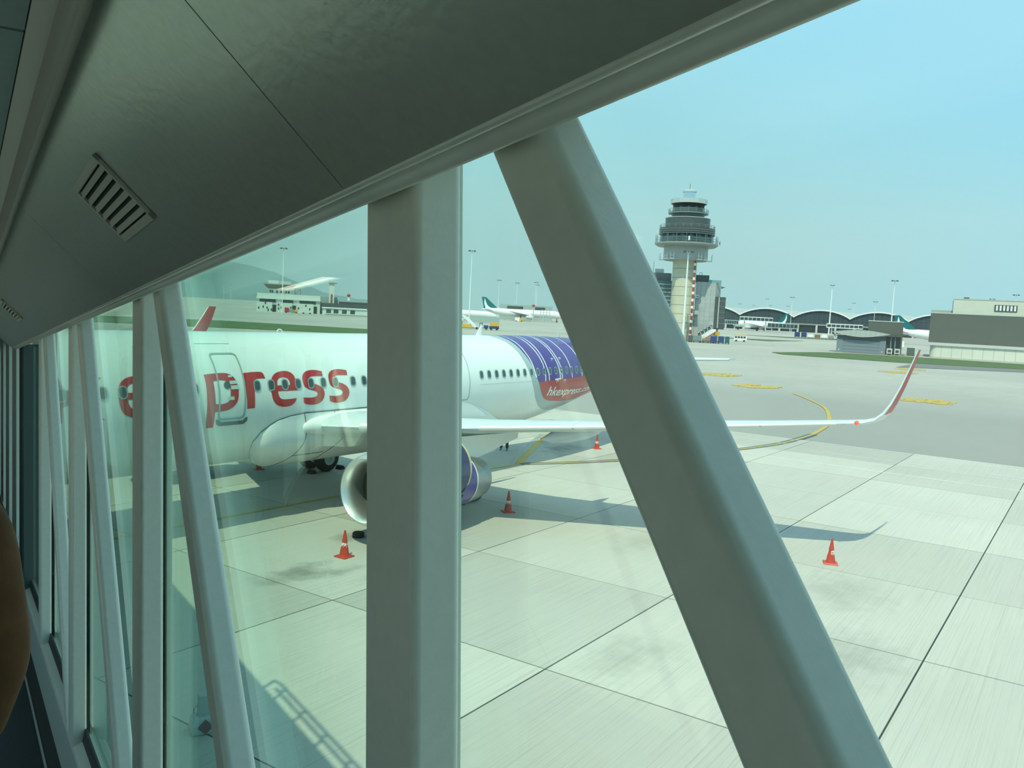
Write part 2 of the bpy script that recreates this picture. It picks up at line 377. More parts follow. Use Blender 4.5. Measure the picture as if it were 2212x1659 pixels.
# the wider outer tunnel beyond, its posts, panes and roof
ot = thing('wall_right', 'continuing glazed wall of the tunnel section beyond', None, M=BM, kind='structure')
E1 = 23.0
MB().box(D1 + .1, E1, -1.45 * K, -1.12 * K, FLOOR - .1, SILL + .05).build('sill_beam', PAINT2, ot)
MB().box(D1 + .1, E1, -MIR(1.12 * K), -MIR(1.45 * K), FLOOR - .1, SILL + .05).build('sill_beam', PAINT2, ot)
MB().box(D1 + .1, E1, -1.5 * K, -MIR(1.5 * K), 1.32 * K, 1.5 * K).build('ceiling_slab', LGREY, ot)
opm = MB().box(0, 1.75 * K, -1.42 * K, -1.15 * K, SILL, 1.34 * K).mesh('wide_post', PAINT)
opm2 = MB().box(0, 1.0 * K, -MIR(1.15 * K), -MIR(1.30 * K), SILL, 1.34 * K).mesh('wide_post', PAINT)
opn = MB().box(0, 1.2, -1.32 * K, -1.29 * K, SILL, 1.34 * K).mesh('glass_pane', GLASS)
opn2 = MB().box(0, 1.2, -MIR(1.29 * K), -MIR(1.32 * K), SILL, 1.34 * K).mesh('reflection_block_panel', mat('reflection_block_panel', (.16, .18, .165), .5))  # unseen closed side, added to darken what the right-hand glass reflects
x = D1 + .45
while x < E1 - .8:
    link('wide_post', opm, ot, (x, 0, 0)); link('wide_post', opm2, ot, (x, 0, 0)); link('glass_pane', opn, ot, (x + .3, 0, 0)); link('reflection_block_panel', opn2, ot, (x + .3, 0, 0)); x += 1.2
tag(bobj('wall_front', MB().box(E1, E1 + .1, -2.2 * K, -MIR(2.2 * K), FLOOR - .2, 1.5 * K), LGREY), kind='structure')

# roof with the guard rail whose shadow lies on the apron
tag(bobj('roof', MB().box(D0 - .3, 6.2, -.56, -MIR(.56), 1.50, 1.62).box(6.2, E1, -1.30, -MIR(1.30), 1.50, 1.62), MGREY), kind='structure')
b = MB(); b.box(D0 - .3, E1, -.52, -.47, .30, 1.5); b.box(D0 - .3, E1, -MIR(.47), -MIR(.52), .30, 1.5)
tag(bobj('wall_fascia', b, LGREY), kind='structure')
rl = thing('guard_rail', 'tubular guard rail on the bridge roof, seen only as a lattice shadow on the apron', 'railing', M=BM)
for nm, z in (('top_rail', 2.27), ('mid_rail', 1.97)):
    b = MB().tube([(6.4, -1.30, z), (11.6, -1.30, z)] + ([(11.85, -1.30, z - .1), (11.9, -1.30, 1.6)] if nm == 'top_rail' else []), .035, 8); b.build(nm, STEEL, rl, True)
rp_ = MB().tube([(0, -1.30, 1.6), (0, -1.30, 2.27)], .03, 8).mesh('rail_post', STEEL)
for i in range(6): link('rail_post', rp_, rl, (6.5 + i * .97, 0, 0))

# ------------------------------------------------------------------ ground
def ground_mat(name, c1, c2, c3, streak=True, scale=.08, ysc=1.0, stains=(), belt=None):
    m = bpy.data.materials.new(name); m.use_nodes = True; t = m.node_tree; bs = t.nodes['Principled BSDF']
    bs.inputs['Roughness'].default_value = .75; bs.inputs['Specular IOR Level'].default_value = .3
    N = t.nodes.new; L = t.links.new
    tc = N('ShaderNodeTexCoord'); geo = N('ShaderNodeNewGeometry')
    n1 = N('ShaderNodeTexNoise'); n1.inputs['Scale'].default_value = scale; n1.inputs['Detail'].default_value = 7; n1.inputs['Roughness'].default_value = .6
    L(geo.outputs['Position'], n1.inputs['Vector'])
    mp = N('ShaderNodeMapping'); mp.inputs['Scale'].default_value = (.12, ysc * 17, 1); L(geo.outputs['Position'], mp.inputs[0])
    n2 = N('ShaderNodeTexNoise'); n2.inputs['Scale'].default_value = 1.6; n2.inputs['Detail'].default_value = 5; n2.inputs['Roughness'].default_value = .7; L(mp.outputs[0], n2.inputs['Vector'])
    a = N('ShaderNodeMapRange'); a.inputs['From Min'].default_value = .35; a.inputs['From Max'].default_value = .68; L(n1.outputs[0], a.inputs['Value'])
    x1 = N('ShaderNodeMix'); x1.data_type = 'RGBA'; x1.inputs[6].default_value = (*c1, 1); x1.inputs[7].default_value = (*c2, 1); L(a.outputs[0], x1.inputs[0])
    b2 = N('ShaderNodeMapRange'); b2.inputs['From Min'].default_value = .48; b2.inputs['From Max'].default_value = .74; b2.inputs['To Max'].default_value = .55 if streak else .35; L(n2.outputs[0], b2.inputs['Value'])
    x2 = N('ShaderNodeMix'); x2.data_type = 'RGBA'; L(b2.outputs[0], x2.inputs[0]); L(x1.outputs[2], x2.inputs[6]); x2.inputs[7].default_value = (*c3, 1)
    last = x2.outputs[2]
    for (cx_, cy_, rx_, ry_, st_) in stains:
        mp3 = N('ShaderNodeMapping'); mp3.vector_type = 'POINT'; mp3.inputs['Location'].default_value = (-cx_ / rx_, -cy_ / ry_, 0); mp3.inputs['Scale'].default_value = (1 / rx_, 1 / ry_, 0); L(geo.outputs['Position'], mp3.inputs[0])
        ln = N('ShaderNodeVectorMath'); ln.operation = 'LENGTH'; L(mp3.outputs[0], ln.inputs[0])
        nn = N('ShaderNodeTexNoise'); nn.inputs['Scale'].default_value = 1.3; nn.inputs['Detail'].default_value = 8; nn.inputs['Roughness'].default_value = .7; L(geo.outputs['Position'], nn.inputs['Vector'])
        ad = N('ShaderNodeMath'); ad.operation = 'MULTIPLY_ADD'; ad.inputs[1].default_value = 2.4; L(nn.outputs[0], ad.inputs[0]); L(ln.outputs['Value'], ad.inputs[2])
        m4 = N('ShaderNodeMapRange'); m4.inputs['From Min'].default_value = 1.2; m4.inputs['From Max'].default_value = 2.1; m4.inputs['To Min'].default_value = st_; m4.inputs['To Max'].default_value = 0; L(ad.outputs[0], m4.inputs['Value'])
        x5 = N('ShaderNodeMix'); x5.data_type = 'RGBA'; L(m4.outputs[0], x5.inputs[0]); L(last, x5.inputs[6]); x5.inputs[7].default_value = (.17, .17, .145, 1); last = x5.outputs[2]
    if belt:
        sp = N('ShaderNodeSeparateXYZ'); L(geo.outputs['Position'], sp.inputs[0]); ad = N('ShaderNodeMath'); ad.operation = 'MULTIPLY_ADD'; ad.inputs[1].default_value = 46; L(n1.outputs[0], ad.inputs[0]); L(sp.outputs['X'], ad.inputs[2])
        m5 = N('ShaderNodeMapRange'); m5.inputs['From Min'].default_value = 92; m5.inputs['From Max'].default_value = 112; m5.inputs['To Min'].default_value = .72; m5.inputs['To Max'].default_value = 0; L(ad.outputs[0], m5.inputs['Value'])
        x6 = N('ShaderNodeMix'); x6.data_type = 'RGBA'; L(m5.outputs[0], x6.inputs[0]); L(last, x6.inputs[6]); x6.inputs[7].default_value = (*belt, 1); last = x6.outputs[2]
    oi = N('ShaderNodeObjectInfo'); mr = N('ShaderNodeMapRange'); mr.inputs['To Min'].default_value = .83; mr.inputs['To Max'].default_value = 1.05; L(oi.outputs['Random'], mr.inputs['Value'])
    mu = N('ShaderNodeMix'); mu.data_type = 'RGBA'; mu.blend_type = 'MULTIPLY'; mu.inputs[0].default_value = 1; L(last, mu.inputs[6]); L(mr.outputs[0], mu.inputs[7])
    L(mu.outputs[2], bs.inputs['Base Color']); return m
STAINS = ((-2.2, -6.2, 1.7, .8, .75), (-1.2, -6.9, 1.0, .45, .6), (-.9, -7.9, 1.1, .5, .45), (1.6, -4.6, 1.2, .6, .7), (21.5, 0.2, 2.6, 1.1, .65), (11.5, -10.8, 1.5, .8, .35), (7.4, -11.5, 2.2, 1.2, .25), (6.5, -17.5, 2.6, 1.6, .3), (2.0, -18.8, 2.5, 1.4, .35), (-1.2, -15.2, 2.0, 1.2, .3))
CONC = ground_mat('concrete', (.545, .53, .47), (.47, .46, .41), (.29, .285, .25), stains=STAINS)
ASPH = ground_mat('taxiway_asphalt', (.44, .42, .375), (.35, .34, .31), (.28, .275, .255), False, .018, .02, (), (.27, .265, .245))
JOINT = mat('joint_sealant', (.035, .038, .035), .9)
GRASS = mat('grass', (.095, .150, .045), .9, noise=.4, nscale=.6, bump=.3)
LINEY = mat('line_yellow', (.55, .40, .09), .7, noise=.25, nscale=3)
LINEW = mat('line_white', (.72, .73, .70), .7, noise=.15, nscale=3)
OIL = mat('oil_stain', (.20, .205, .19), .6, noise=.3, nscale=2)

rs = [0, 60, 120, 200, 320, 400, 500, 650, 800, 1000, 1300, 1700, 2600]; na = 60
b = MB(); vs = []; fs = []
for r in rs:
    for j in range(na):
        a = 2 * pi * j / na; x, y = r * math.cos(a), r * math.sin(a); vs.append((x, y, zg(x, y) - .03))
for i in range(len(rs) - 1):
    for j in range(na): fs.append((i * na + j, i * na + (j + 1) % na, (i + 1) * na + (j + 1) % na, (i + 1) * na + j))
b.add(vs, fs); gr = b.build('ground', ASPH, None, True, fix=False); tag(gr, 'wide grey asphalt taxiway behind the aircraft', None, kind='structure')
# concrete apron: base and separate slabs
ap = MB().box(-43.2, 37.45, -62, 33, -.025, -.012).build('ground_apron', JOINT); tag(ap, 'pale concrete apron of large square slabs', None, kind='structure')
sm = MB().box(.018, 5.732, .018, 5.882, -.02, 0).mesh('concrete_slab', CONC)
for i in range(-7, 7):
    for j in range(-6, 6):
        if i < -4 and j > 3: continue
        link('concrete_slab', sm, ap, (-2.9 + 5.75 * i, -8.35 + 5.9 * j, random.uniform(-.002, .002)))
# paint
def ribbon(name, pts, wd, m, z=.006, parent=None, dash=None):
    pts = [Vector((p[0], p[1], 0)) for p in pts]; b = MB(); vs = []; fs = []
    # Catmull-Rom resample
    P = []
    if len(pts) > 2:
        q = [pts[0]] + pts + [pts[-1]]
        for i in range(1, len(q) - 2):
            for k in range(6):
                t = k / 6; a0, a1, a2, a3 = q[i - 1], q[i], q[i + 1], q[i + 2]
                P.append(.5 * ((2 * a1) + (a2 - a0) * t + (2 * a0 - 5 * a1 + 4 * a2 - a3) * t * t + (3 * a1 - a0 - 3 * a2 + a3) * t ** 3))
        P.append(pts[-1])
    else: P = pts
    for i, p in enumerate(P):
        d = (P[min(i + 1, len(P) - 1)] - P[max(i - 1, 0)]).normalized(); n = Vector((-d.y, d.x, 0)) * wd / 2
        zz = zg(p.x, p.y) + z; vs += [(p.x + n.x, p.y + n.y, zz), (p.x - n.x, p.y - n.y, zz)]
    for i in range(len(P) - 1): fs.append((2 * i, 2 * i + 1, 2 * i + 3, 2 * i + 2))
    b.add(vs, fs); return b.build(name, m, parent, fix=False)
lead = [(25.4, 3.4), (24.4, 2.95), (22.5, 2.15), (20.1, 1.0), (17.4, -.2), (15.9, -1.0)]
turn = [(15.9, -1.0), (17.5, -2.0), (19.7, -3.2), (24, -4.9), (29.0, -6.3), (34.7, -7.4), (41.0, -7.5), (47, -6.8), (52.1, -5.7), (61.9, -2.8), (70.3, 1.2), (75, 3.8)]
ribbon('yellow_line_edging', lead, .95, MGREY, .004, ap); ribbon('yellow_line', lead, .42, LINEY, .008, ap)
ribbon('yellow_line_edging', turn[:7], .55, DGREY, .004, ap); ribbon('yellow_line', turn[:7], .17, LINEY, .008, ap); ribbon('yellow_line', turn[6:], .30, LINEY, .008, gr)
ribbon('yellow_line', [(15.9, -1.0), (13.6, -.85), (8, -.5), (2, -.3), (-10, -.1)], .17, LINEY, .009, ap)
for x, y0, y1, wd in ((32.85, -9.5, -15.9, .11), (32.8, -18.4, -26, .11), (28.55, -5.5, -36, .13), (36.9, 4, -40, .10), (34.6, -3, -8, .10)): ribbon('white_line', [(x, y0), (x, y1)], wd, LINEW, .007, ap)
random.seed(3)
for x, y, r in ((95.5, 19.9, 3.0), (80.3, 9.4, 2.6), (81.1, -8.4, 2.8), (147, 6.5, 3.2), (165, 7.2, 3.2)):
    b = MB()
    for k in range(70):
        a_ = random.uniform(0, 6.3); q_ = r * math.sqrt(random.random()); ox, oy = q_ * math.cos(a_) * 1.2, q_ * math.sin(a_) * .9
        b.box(x + ox, x + ox + random.uniform(.5, 1.6), y + oy, y + oy + random.uniform(.3, .9), -.02, .006 + k * .0004)
    b.build('yellow_marking', LINEY, gr)
def grassp(poly, label):
    n = len(poly); vs = [(x, y, zg(x, y) + .10) for x, y in poly] + [(x, y, zg(x, y) - .1) for x, y in poly]
    o = MB().add(vs, [tuple(range(n))] + [(i, (i + 1) % n, n + (i + 1) % n, n + i) for i in range(n)]).build('grass', GRASS); tag(o, label, 'grass', None, 'stuff')
grassp([(100, 225), (149.6, 197.3), (166.1, 154.7), (178, 118), (156, 92), (134, 122), (111, 146.3), (75, 182)], 'long green grass strip behind the aircraft, left of the widest post')
grassp([(213, 50), (245, 46), (255.4, 41), (262, 22), (262, -5.5), (262, -60), (222, -60), (215, -8), (202.6, 15.7), (202.1, 43.9)], 'green grass verge in front of the low hangar and the pavilion')
grassp([(474, 152), (501.6, 127.5), (517.0, 108.8), (520, 92), (500, 92), (487.9, 101.6), (471.4, 123.9)], 'narrow far grass strip before the parked white airliner')
grassp([(366, 128), (378.8, 117.7), (406.5, 96.5), (363.8, 99.7)], 'thin grass wedge beside the yellow roofed minibus')
o = MB().add([(172.2, 11.6, .02), (198, -12, .02), (198, -60, .02), (222, -60, .02), (215.8, 13.8, .02)], [(0, 1, 2, 3, 4)]).build('asphalt_patch', mat('dark_asphalt', (.19, .19, .185), .8, noise=.2, nscale=1), gr)

# ------------------------------------------------------------------ the airliner (x aft, -y towards the viewer)
def fus(X):
    ry = 1.975; top = 5.875; bot = 1.735; rt = 1.975
    if X < -8.2:
        t = max(0, min(1, (X + 14.44) / 6.24)); g = (1 - (1 - t) ** 2.1) ** .62
        ry = 1.975 * g; top = 3.35 + 2.525 * (1 - (1 - t) ** 1.9) ** .8; bot = 3.35 - 1.615 * (1 - (1 - t) ** 2.4) ** .55; rt = (top - bot) * .477
    if X > 15.5:
        t = min(1, (X - 15.5) / 14.55); top = 5.875 - .55 * t * t; bot = 1.735 + 2.75 * t ** 1.35; ry = 1.975 * (1 - .9 * t ** 1.6); rt = (top - bot) * .477
    zc = top - rt
    return ry, rt, zc - bot, zc
def FS(X, th, off=0, side=-1):
    ry, rt, rb, zc = fus(X); c, s = math.cos(th), math.sin(th); rz = rt if s >= 0 else rb
    return Vector((X, side * (ry + off) * c, zc + (rz + off) * s))
A = thing('airliner', 'white twin jet airliner with red lettering and purple rear, parked beside the bridge', 'aircraft')
xs = [-14.44 + 6.24 * (k / 14) ** 1.7 for k in range(15)] + [-8.2 + 23.7 * k / 14 for k in range(1, 15)] + [15.5 + 14.55 * k / 22 for k in range(1, 23)]
secs = []
for X in xs:
    ry, rt, rb, zc = fus(X)
    secs.append([(X, -max(ry, .02) * math.cos(2 * pi * j / 64), zc + (rt if math.sin(2 * pi * j / 64) >= 0 else rb) * math.sin(2 * pi * j / 64)) for j in range(64)])
MB().loft(secs).build('fuselage', WHITE, A, True, ang=60)
def flat_mesh(loops, step=.5):
    "triangulated polygon (outer loop + holes) in (X, theta) cut fine enough to follow the skin"
    vs = []; es = []; fc = []
    for L_ in loops:
        n0 = len(vs); vs += [Vector((x, t)) for x, t in L_]; k = len(L_); es += [(n0 + i, n0 + (i + 1) % k) for i in range(k)]; fc.append(list(range(n0, n0 + k)))
    r = delaunay_2d_cdt(vs, es, fc, 2, 1e-5)
    b = bmesh.new(); bv = [b.verts.new((v.x, v.y, 0)) for v in r[0]]
    for f in r[2]:
        try: b.faces.new([bv[i] for i in f])
        except ValueError: pass
    return b
def wrap(b, off, name, m, parent, side=-1, cut=6):
    ys = [v.co.y for v in b.verts]; xs_ = [v.co.x for v in b.verts]
    y = math.ceil(min(ys) / cut) * cut
    while y < max(ys):
        bmesh.ops.bisect_plane(b, geom=b.verts[:] + b.edges[:] + b.faces[:], plane_co=(0, y, 0), plane_no=(0, 1, 0)); y += cut
    if max(xs_) > 15.5:
        x = 15.5
        while x < max(xs_):
            if x > min(xs_): bmesh.ops.bisect_plane(b, geom=b.verts[:] + b.edges[:] + b.faces[:], plane_co=(x, 0, 0), plane_no=(1, 0, 0))
            x += .66
    bmesh.ops.triangulate(b, faces=b.faces[:])
    for v in b.verts: v.co = FS(v.co.x, rad(v.co.y), off, side)
    bmesh.ops.recalc_face_normals(b, faces=b.faces)
    me = bpy.data.meshes.new(name); b.to_mesh(me); b.free(); me.materials.append(m)
    o = link(name, me, parent)
    # face outwards
    if me.polygons and sum((p.normal.y * (p.center.y)) + p.normal.z * (p.center.z - 3.9) for p in me.polygons) < 0: me.flip_normals()
    me.polygons.foreach_set('use_smooth', [True] * len(me.polygons)); return o
def smooth_loop(L_, k=3):
    n = len(L_); out_ = []
    for i in range(n):
        a0, a1, a2, a3 = [Vector(L_[(i + d) % n]) for d in (-1, 0, 1, 2)]
        # keep sharp corners
        def ang(p, q, r):
            u, v = (Vector(q) - Vector(p)), (Vector(r) - Vector(q)); u.y /= 29; v.y /= 29
            return u.angle(v, 0)
        if ang(a0, a1, a2) > .9: a0 = a1 - (a2 - a1)
        if ang(a1, a2, a3) > .9: a3 = a2 + (a2 - a1)
        for j in range(k):
            t = j / k; p = .5 * ((2 * a1) + (a2 - a0) * t + (2 * a0 - 5 * a1 + 4 * a2 - a3) * t * t + (3 * a1 - a0 - 3 * a2 + a3) * t ** 3); out_.append((p.x, p.y))
    return out_
# --- rear livery
grey = [(14.3, 90), (14.11, 77), (14.36, 62), (14.56, 44), (14.73, 26), (14.93, 11), (15.17, -3), (15.6, -19.6), (16.2, -33), (16.7, -40), (17.3, -46.5), (18.3, -54), (19.7, -62), (22, -66), (29, -70), (29, 90)]
purp = [(14.85, 90), (14.67, 77), (14.82, 57.7), (14.95, 41), (15.15, 27.4), (15.32, 17.7), (15.48, 5.7), (15.65, -.4), (16.9, -.5), (18.1, -1.6), (19.3, -4), (22, -6), (29, -10), (29, 90)]
redp = [(15.65, -.4), (15.93, -11.4), (16.15, -17.5), (16.36, -21.9), (16.7, -26), (17.07, -28.9), (17.7, -32.6), (18.4, -36.9), (20.3, -48), (22.1, -58), (29, -62), (29, -10), (22, -6), (19.3, -4), (18.1, -1.6), (16.9, -.5)]
for sd in (-1, 1):
    wrap(flat_mesh([grey]), .006, 'livery_grey_band', GREYL, A, sd); wrap(flat_mesh([purp]), .010, 'livery_purple_field', PURPLE, A, sd); wrap(flat_mesh([redp]), .012, 'livery_red_field', RED2, A, sd)
STW = mat('stripe_white', (.82, .84, .84), .3, coat=.3)
for pts, wd in (([(14.88, 88), (14.95, 76), (15.05, 57.7), (15.12, 41), (15.24, 27.3), (15.36, 12.4), (15.44, 6)], .08), ([(15.87, 90), (15.88, 76), (15.92, 55), (16.03, 38.8), (16.15, 22.2), (16.22, 9.7), (16.23, -.3)], .08),
                ([(16.2, 90), (16.2, 76), (16.22, 53), (16.29, 35), (16.4, 20.4), (16.53, 7.8), (16.57, -.3)], .08), ([(17.17, 90), (17.18, 76), (17.2, 55), (17.33, 36), (17.5, 18.5), (17.6, 5.3), (17.63, -.9)], .08),
                ([(17.38, 90), (17.39, 76), (17.42, 55), (17.53, 36), (17.7, 18.5), (17.8, 5.3), (17.83, -1.1)], .08), ([(18.25, 90), (18.26, 77), (18.3, 55), (18.45, 38), (18.64, 17.8), (18.83, 1.8), (18.9, -2.8)], .08),
                ([(19.4, 90), (19.42, 76), (19.5, 55), (19.65, 36), (19.8, 18.5), (19.95, 3), (20.0, -4.3)], .08)):
    lp = [(x - wd / 2, t) for x, t in pts] + [(x + wd / 2, t) for x, t in pts[::-1]]
    wrap(flat_mesh([lp]), .016, 'livery_stripe', STW, A)
# --- large red letters
LET = {
 'r': [[(-.42, 24.95), (-.061, 25.71), (.226, 25.46), (.31, 23.63), (.346, 19.4), (.135, 19.6), (0, 19.1), (-.09, 17), (-.105, 12.57), (-.105, 3.83), (-.093, -5.55), (-.37, -5.7), (-.385, -.08), (-.411, 8.59), (-.42, 16.22)]],
 'p': [[(-1.784, 24.67), (-1.549, 25.3), (-1.239, 25.7), (-1.006, 25.25), (-.842, 23.2), (-.745, 19.4), (-.695, 14.7), (-.685, 9.26), (-.699, 4.31), (-.755, -.11), (-.89, -3.61), (-1.076, -5.6), (-1.292, -6.3), (-1.49, -6.35), (-1.487, -12.17), (-1.48, -18.69), (-1.70, -18.81), (-1.755, -12.9), (-1.765, -5.44), (-1.77, 5.03), (-1.77, 13.77), (-1.77, 21.36)],
       [(-1.518, 18.6), (-1.387, 19.37), (-1.206, 19.41), (-1.086, 18.37), (-1.01, 16), (-.971, 12.33), (-.969, 7.84), (-.99, 2.93), (-1.09, .43), (-1.271, -.56), (-1.452, -.3), (-1.489, 1.08), (-1.505, 9.02), (-1.511, 15.67)]],
 'e': [[(1.555, 7.35), (1.545, 11.5), (1.523, 16.4), (1.49, 20.55), (1.40, 23.62), (1.23, 25.5), (1.0, 25.5), (.76, 23.6), (.6, 19.66), (.53, 14.05), (.525, 7.35), (.563, 1.73), (.657, -2.44), (.832, -5.2), (1.076, -6.35), (1.323, -5.56), (1.465, -2.82), (1.52, .25), (1.206, -.14), (.956, .1), (.85, 1.6), (.79, 4.76), (.78, 7.5), (1.16, 7.41)],
       [(.77, 12.6), (.785, 16.03), (.86, 18.8), (1.02, 19.8), (1.19, 18.9), (1.265, 15.8), (1.275, 12.55), (1.03, 12.56)]],
 's': [[(2.69, 24.3), (2.43, 25.55), (2.18, 25.6), (1.95, 23.8), (1.82, 19.67), (1.81, 13.8), (1.88, 9.9), (2.087, 7.2), (2.329, 5.3), (2.403, 2.9), (2.324, .4), (2.058, -.2), (1.79, .5), (1.83, -4.4), (2.0, -5.9), (2.27, -6.4), (2.53, -4.95), (2.675, -.79), (2.69, 4.47), (2.58, 8.75), (2.38, 11.6), (2.15, 13.4), (2.06, 15.9), (2.11, 18.6), (2.27, 19.7), (2.68, 19.4)]]}
def letter(nm, dx, ch): wrap(flat_mesh([smooth_loop([(x + dx, t) for x, t in L_]) for L_ in LET[ch]]), .007, nm, RED, A, cut=5)
letter('letter_p', 0, 'p'); letter('letter_r', 0, 'r'); letter('letter_e', 0, 'e'); letter('letter_s', 0, 's'); letter('letter_s', 1.115, 's'); letter('letter_e', -4.95, 'e')
LET['x'] = [[(-3.25, 25.3), (-2.93, 25.3), (-2.68, 15.5), (-2.43, 25.3), (-2.1, 25.3), (-2.5, 9.6), (-2.1, -6), (-2.43, -6), (-2.68, 4), (-2.93, -6), (-3.25, -6), (-2.86, 9.6)]]
LET['k'] = [[(-6.2, 37), (-5.9, 37), (-5.9, 14), (-5.2, 25.3), (-4.82, 25.3), (-5.45, 12), (-4.80, -6), (-5.2, -6), (-5.68, 7), (-5.9, 4), (-5.9, -6), (-6.2, -6)]]
LET['h'] = [[(-7.6, 37), (-7.3, 37), (-7.3, 24), (-6.85, 25.3), (-6.55, 22), (-6.5, 15), (-6.5, -6), (-6.8, -6), (-6.8, 14), (-6.95, 18.6), (-7.3, 17.5), (-7.3, -6), (-7.6, -6)]]
for ch in 'xkh': wrap(flat_mesh(LET[ch]), .007, 'letter_' + ch, RED, A, cut=5)
# --- web address on the red field
me = text_mesh('hkexpress.com', 1.0, .22, 0, 1.0, .014); b = bmesh.new(); b.from_mesh(me)
wmax = max(v.co.x for v in b.verts); TL = 5.6
for v in b.verts:
    u = v.co.x / wmax; h_ = v.co.y / .70
    X = 16.53 + u * TL + .02 * h_; base = -19.2 - 13.8 * (X - 16.55) / 3.67; v.co = Vector((X, base + 11.9 * h_, 0))
wrap(b, .017, 'web_address', STW, A, cut=5)
for x, t, s_ in ((17.35, -4.4, 'P'), (18.3, -6.2, 'P')): pass
# --- windows
def rrect(cx, cy, hw, hh, r, n=4, sy=1):
    return [(cx + sx_ * (hw - r) + r * math.cos(a), cy + (sy_ * (hh - r * sy) + r * sy * math.sin(a))) for sx_, sy_, a0 in ((1, 1, 0), (-1, 1, pi / 2), (-1, -1, pi), (1, -1, 1.5 * pi)) for a in [a0 + (pi / 2) * k / n for k in range(n + 1)]]
WPANE = mat('cabin_window_glass', (.05, .075, .08), .12, spec=.7); WRING = mat('window_ring', (.42, .47, .46), .35, metal=.4)
for X in [-9.9 - .533 * 0] * 0 + [-4.302 - .533 * k for k in range(-4, 8)] + [.533 * k for k in range(7)] + [4.008 + .533 * k for k in range(10)] + [11.334 + .533 * k for k in range(20)]:
    ry, rt, rb, zc = fus(X); deg = 29.0 * 1.975 / ((ry + rt) / 2)
    tc_ = math.degrees(math.asin(max(-1, min(1, (4.352 - zc) / rt))))
    if X > 15.5: tc_ = 13.2 - (X - 15.5) * .55 - max(0, X - 17.5) * 1.7
    ring = wrap(flat_mesh([rrect(X, tc_, .132, .178 * deg, .115, 4, deg), rrect(X, tc_, .098, .142 * deg, .085, 4, deg)]), .018, 'cabin_window', WRING, A, cut=50)
    wrap(flat_mesh([rrect(X, tc_, .098, .142 * deg, .085, 4, deg)]), .016, 'window_pane', WPANE, ring, cut=50)
# --- doors
def door(x0, x1, t0, t1, wd, m, label=None, r=.14):
    cx, cy = (x0 + x1) / 2, (t0 + t1) / 2; hw, hh = (x1 - x0) / 2, (t1 - t0) / 2
    d = wrap(flat_mesh([rrect(cx, cy, hw, hh, r, 5, 29), rrect(cx, cy, hw - wd, hh - wd * 29, r - wd * .6, 5, 29)]), .0185, 'cabin_door', m, A)
    if label: d['label'] = label
    return d
DRING = mat('door_outline', (.36, .44, .44), .4)
d2 = door(-1.385, -.43, -13.3, 45.4, .05, DRING, 'grey door outline over the letter p')
wrap(flat_mesh([[(-1.44, -12.6), (-1.41, -16), (-1.30, -17.9), (-.44, -17.9), (-.33, -15.6), (-.32, -12.4), (-.40, -12.4), (-.47, -14.8), (-1.25, -14.8), (-1.33, -12.6)]]), .019, 'door_sill', mat('sill_plate', (.15, .15, .17), .5), d2)
wrap(flat_mesh([[(-1.07 + .11 * math.cos(a * pi / 8), 14.9 + 3.2 * math.sin(a * pi / 8)) for a in range(16)]]), .017, 'door_window', WPANE, d2)
PLC = mat('placard', (.62, .68, .66), .5)
for x0, x1, t0, t1 in ((-.99, -.85, 21.6, 23.4), (-.97, -.72, 15.7, 18.6), (-.95, -.66, 11.2, 14.6), (-1.07, -.85, 2.4, 5.2)):
    wrap(flat_mesh([[(x0, t0), (x1, t0), (x1, t1), (x0, t1)]]), .0195, 'placard', PLC, d2)
door(9.62, 10.53, -14.4, 45.0, .022, mat('door_line', (.28, .32, .32), .5), 'thin door outline behind the wing'); door(-9.85, -8.95, -13.3, 44, .04, DRING)
wrap(flat_mesh([[(-1.6, 57.0), (-.4, 57.0), (-.4, 57.5), (-1.6, 57.5)]]), .008, 'skin_seam', DRING, A)
wrap(flat_mesh([[(11.2, 1.2), (15.4, 1.2), (15.4, 1.5), (11.2, 1.5)]]), .008, 'skin_seam', DRING, A)
# placard marks on the purple field
for X, t in ((17.02, 26.5), (17.75, 26.5), (17.25, -5), (18.0, -6.5)):
    for k, (dx, dt, w_, h_) in enumerate(((0, 0, .03, 4.4), (.05, 2.6, .12, 1.2), (.14, .8, .03, 2.4))):
        wrap(flat_mesh([[(X + dx, t + dt), (X + dx + w_, t + dt), (X + dx + w_, t + dt + h_), (X + dx, t + dt + h_)]]), .02, 'skin_mark', STW, A)
wrap(flat_mesh([[(17.1, -1.2), (17.7, -1.5), (17.7, .6), (17.1, .9)]]), .02, 'skin_mark', STW, A)
# --- belly fairing: the skin swollen outwards under the wing root
def pw(P_, q):
    if q >= P_[0][0]: return P_[0][1]
    for (a, b_), (c, d_) in zip(P_, P_[1:]):
        if q >= c: return b_ + (d_ - b_) * (q - a) / (c - a)
    return P_[-1][1]
XF = [(-13, 1.9), (-14.5, 1.33), (-17.4, .86), (-21.9, .57), (-27.6, .32), (-37, .17), (-50, .30), (-67, .77), (-77, 1.16), (-90, 1.5)]
XA = [(-13, 9.5), (-20, 11), (-34, 12.5), (-52, 13.8), (-75, 14.5), (-90, 14.6)]
def fair_off(X, th):
    u = max(0, min(1, (-13 - th) / 27)); u = u * u * (3 - 2 * u)
    f = max(0, min(1, (X - pw(XF, th)) / .55)); f = math.sqrt(1 - (1 - f) ** 2)
    g = max(0, min(1, (pw(XA, th) - X) / 3.2)); g = math.sqrt(1 - (1 - g) ** 2)
    lo = max(0, min(1, (-58 - th) / 30)); return .014 + (.34 - .09 * lo) * u * f * g
rows = []
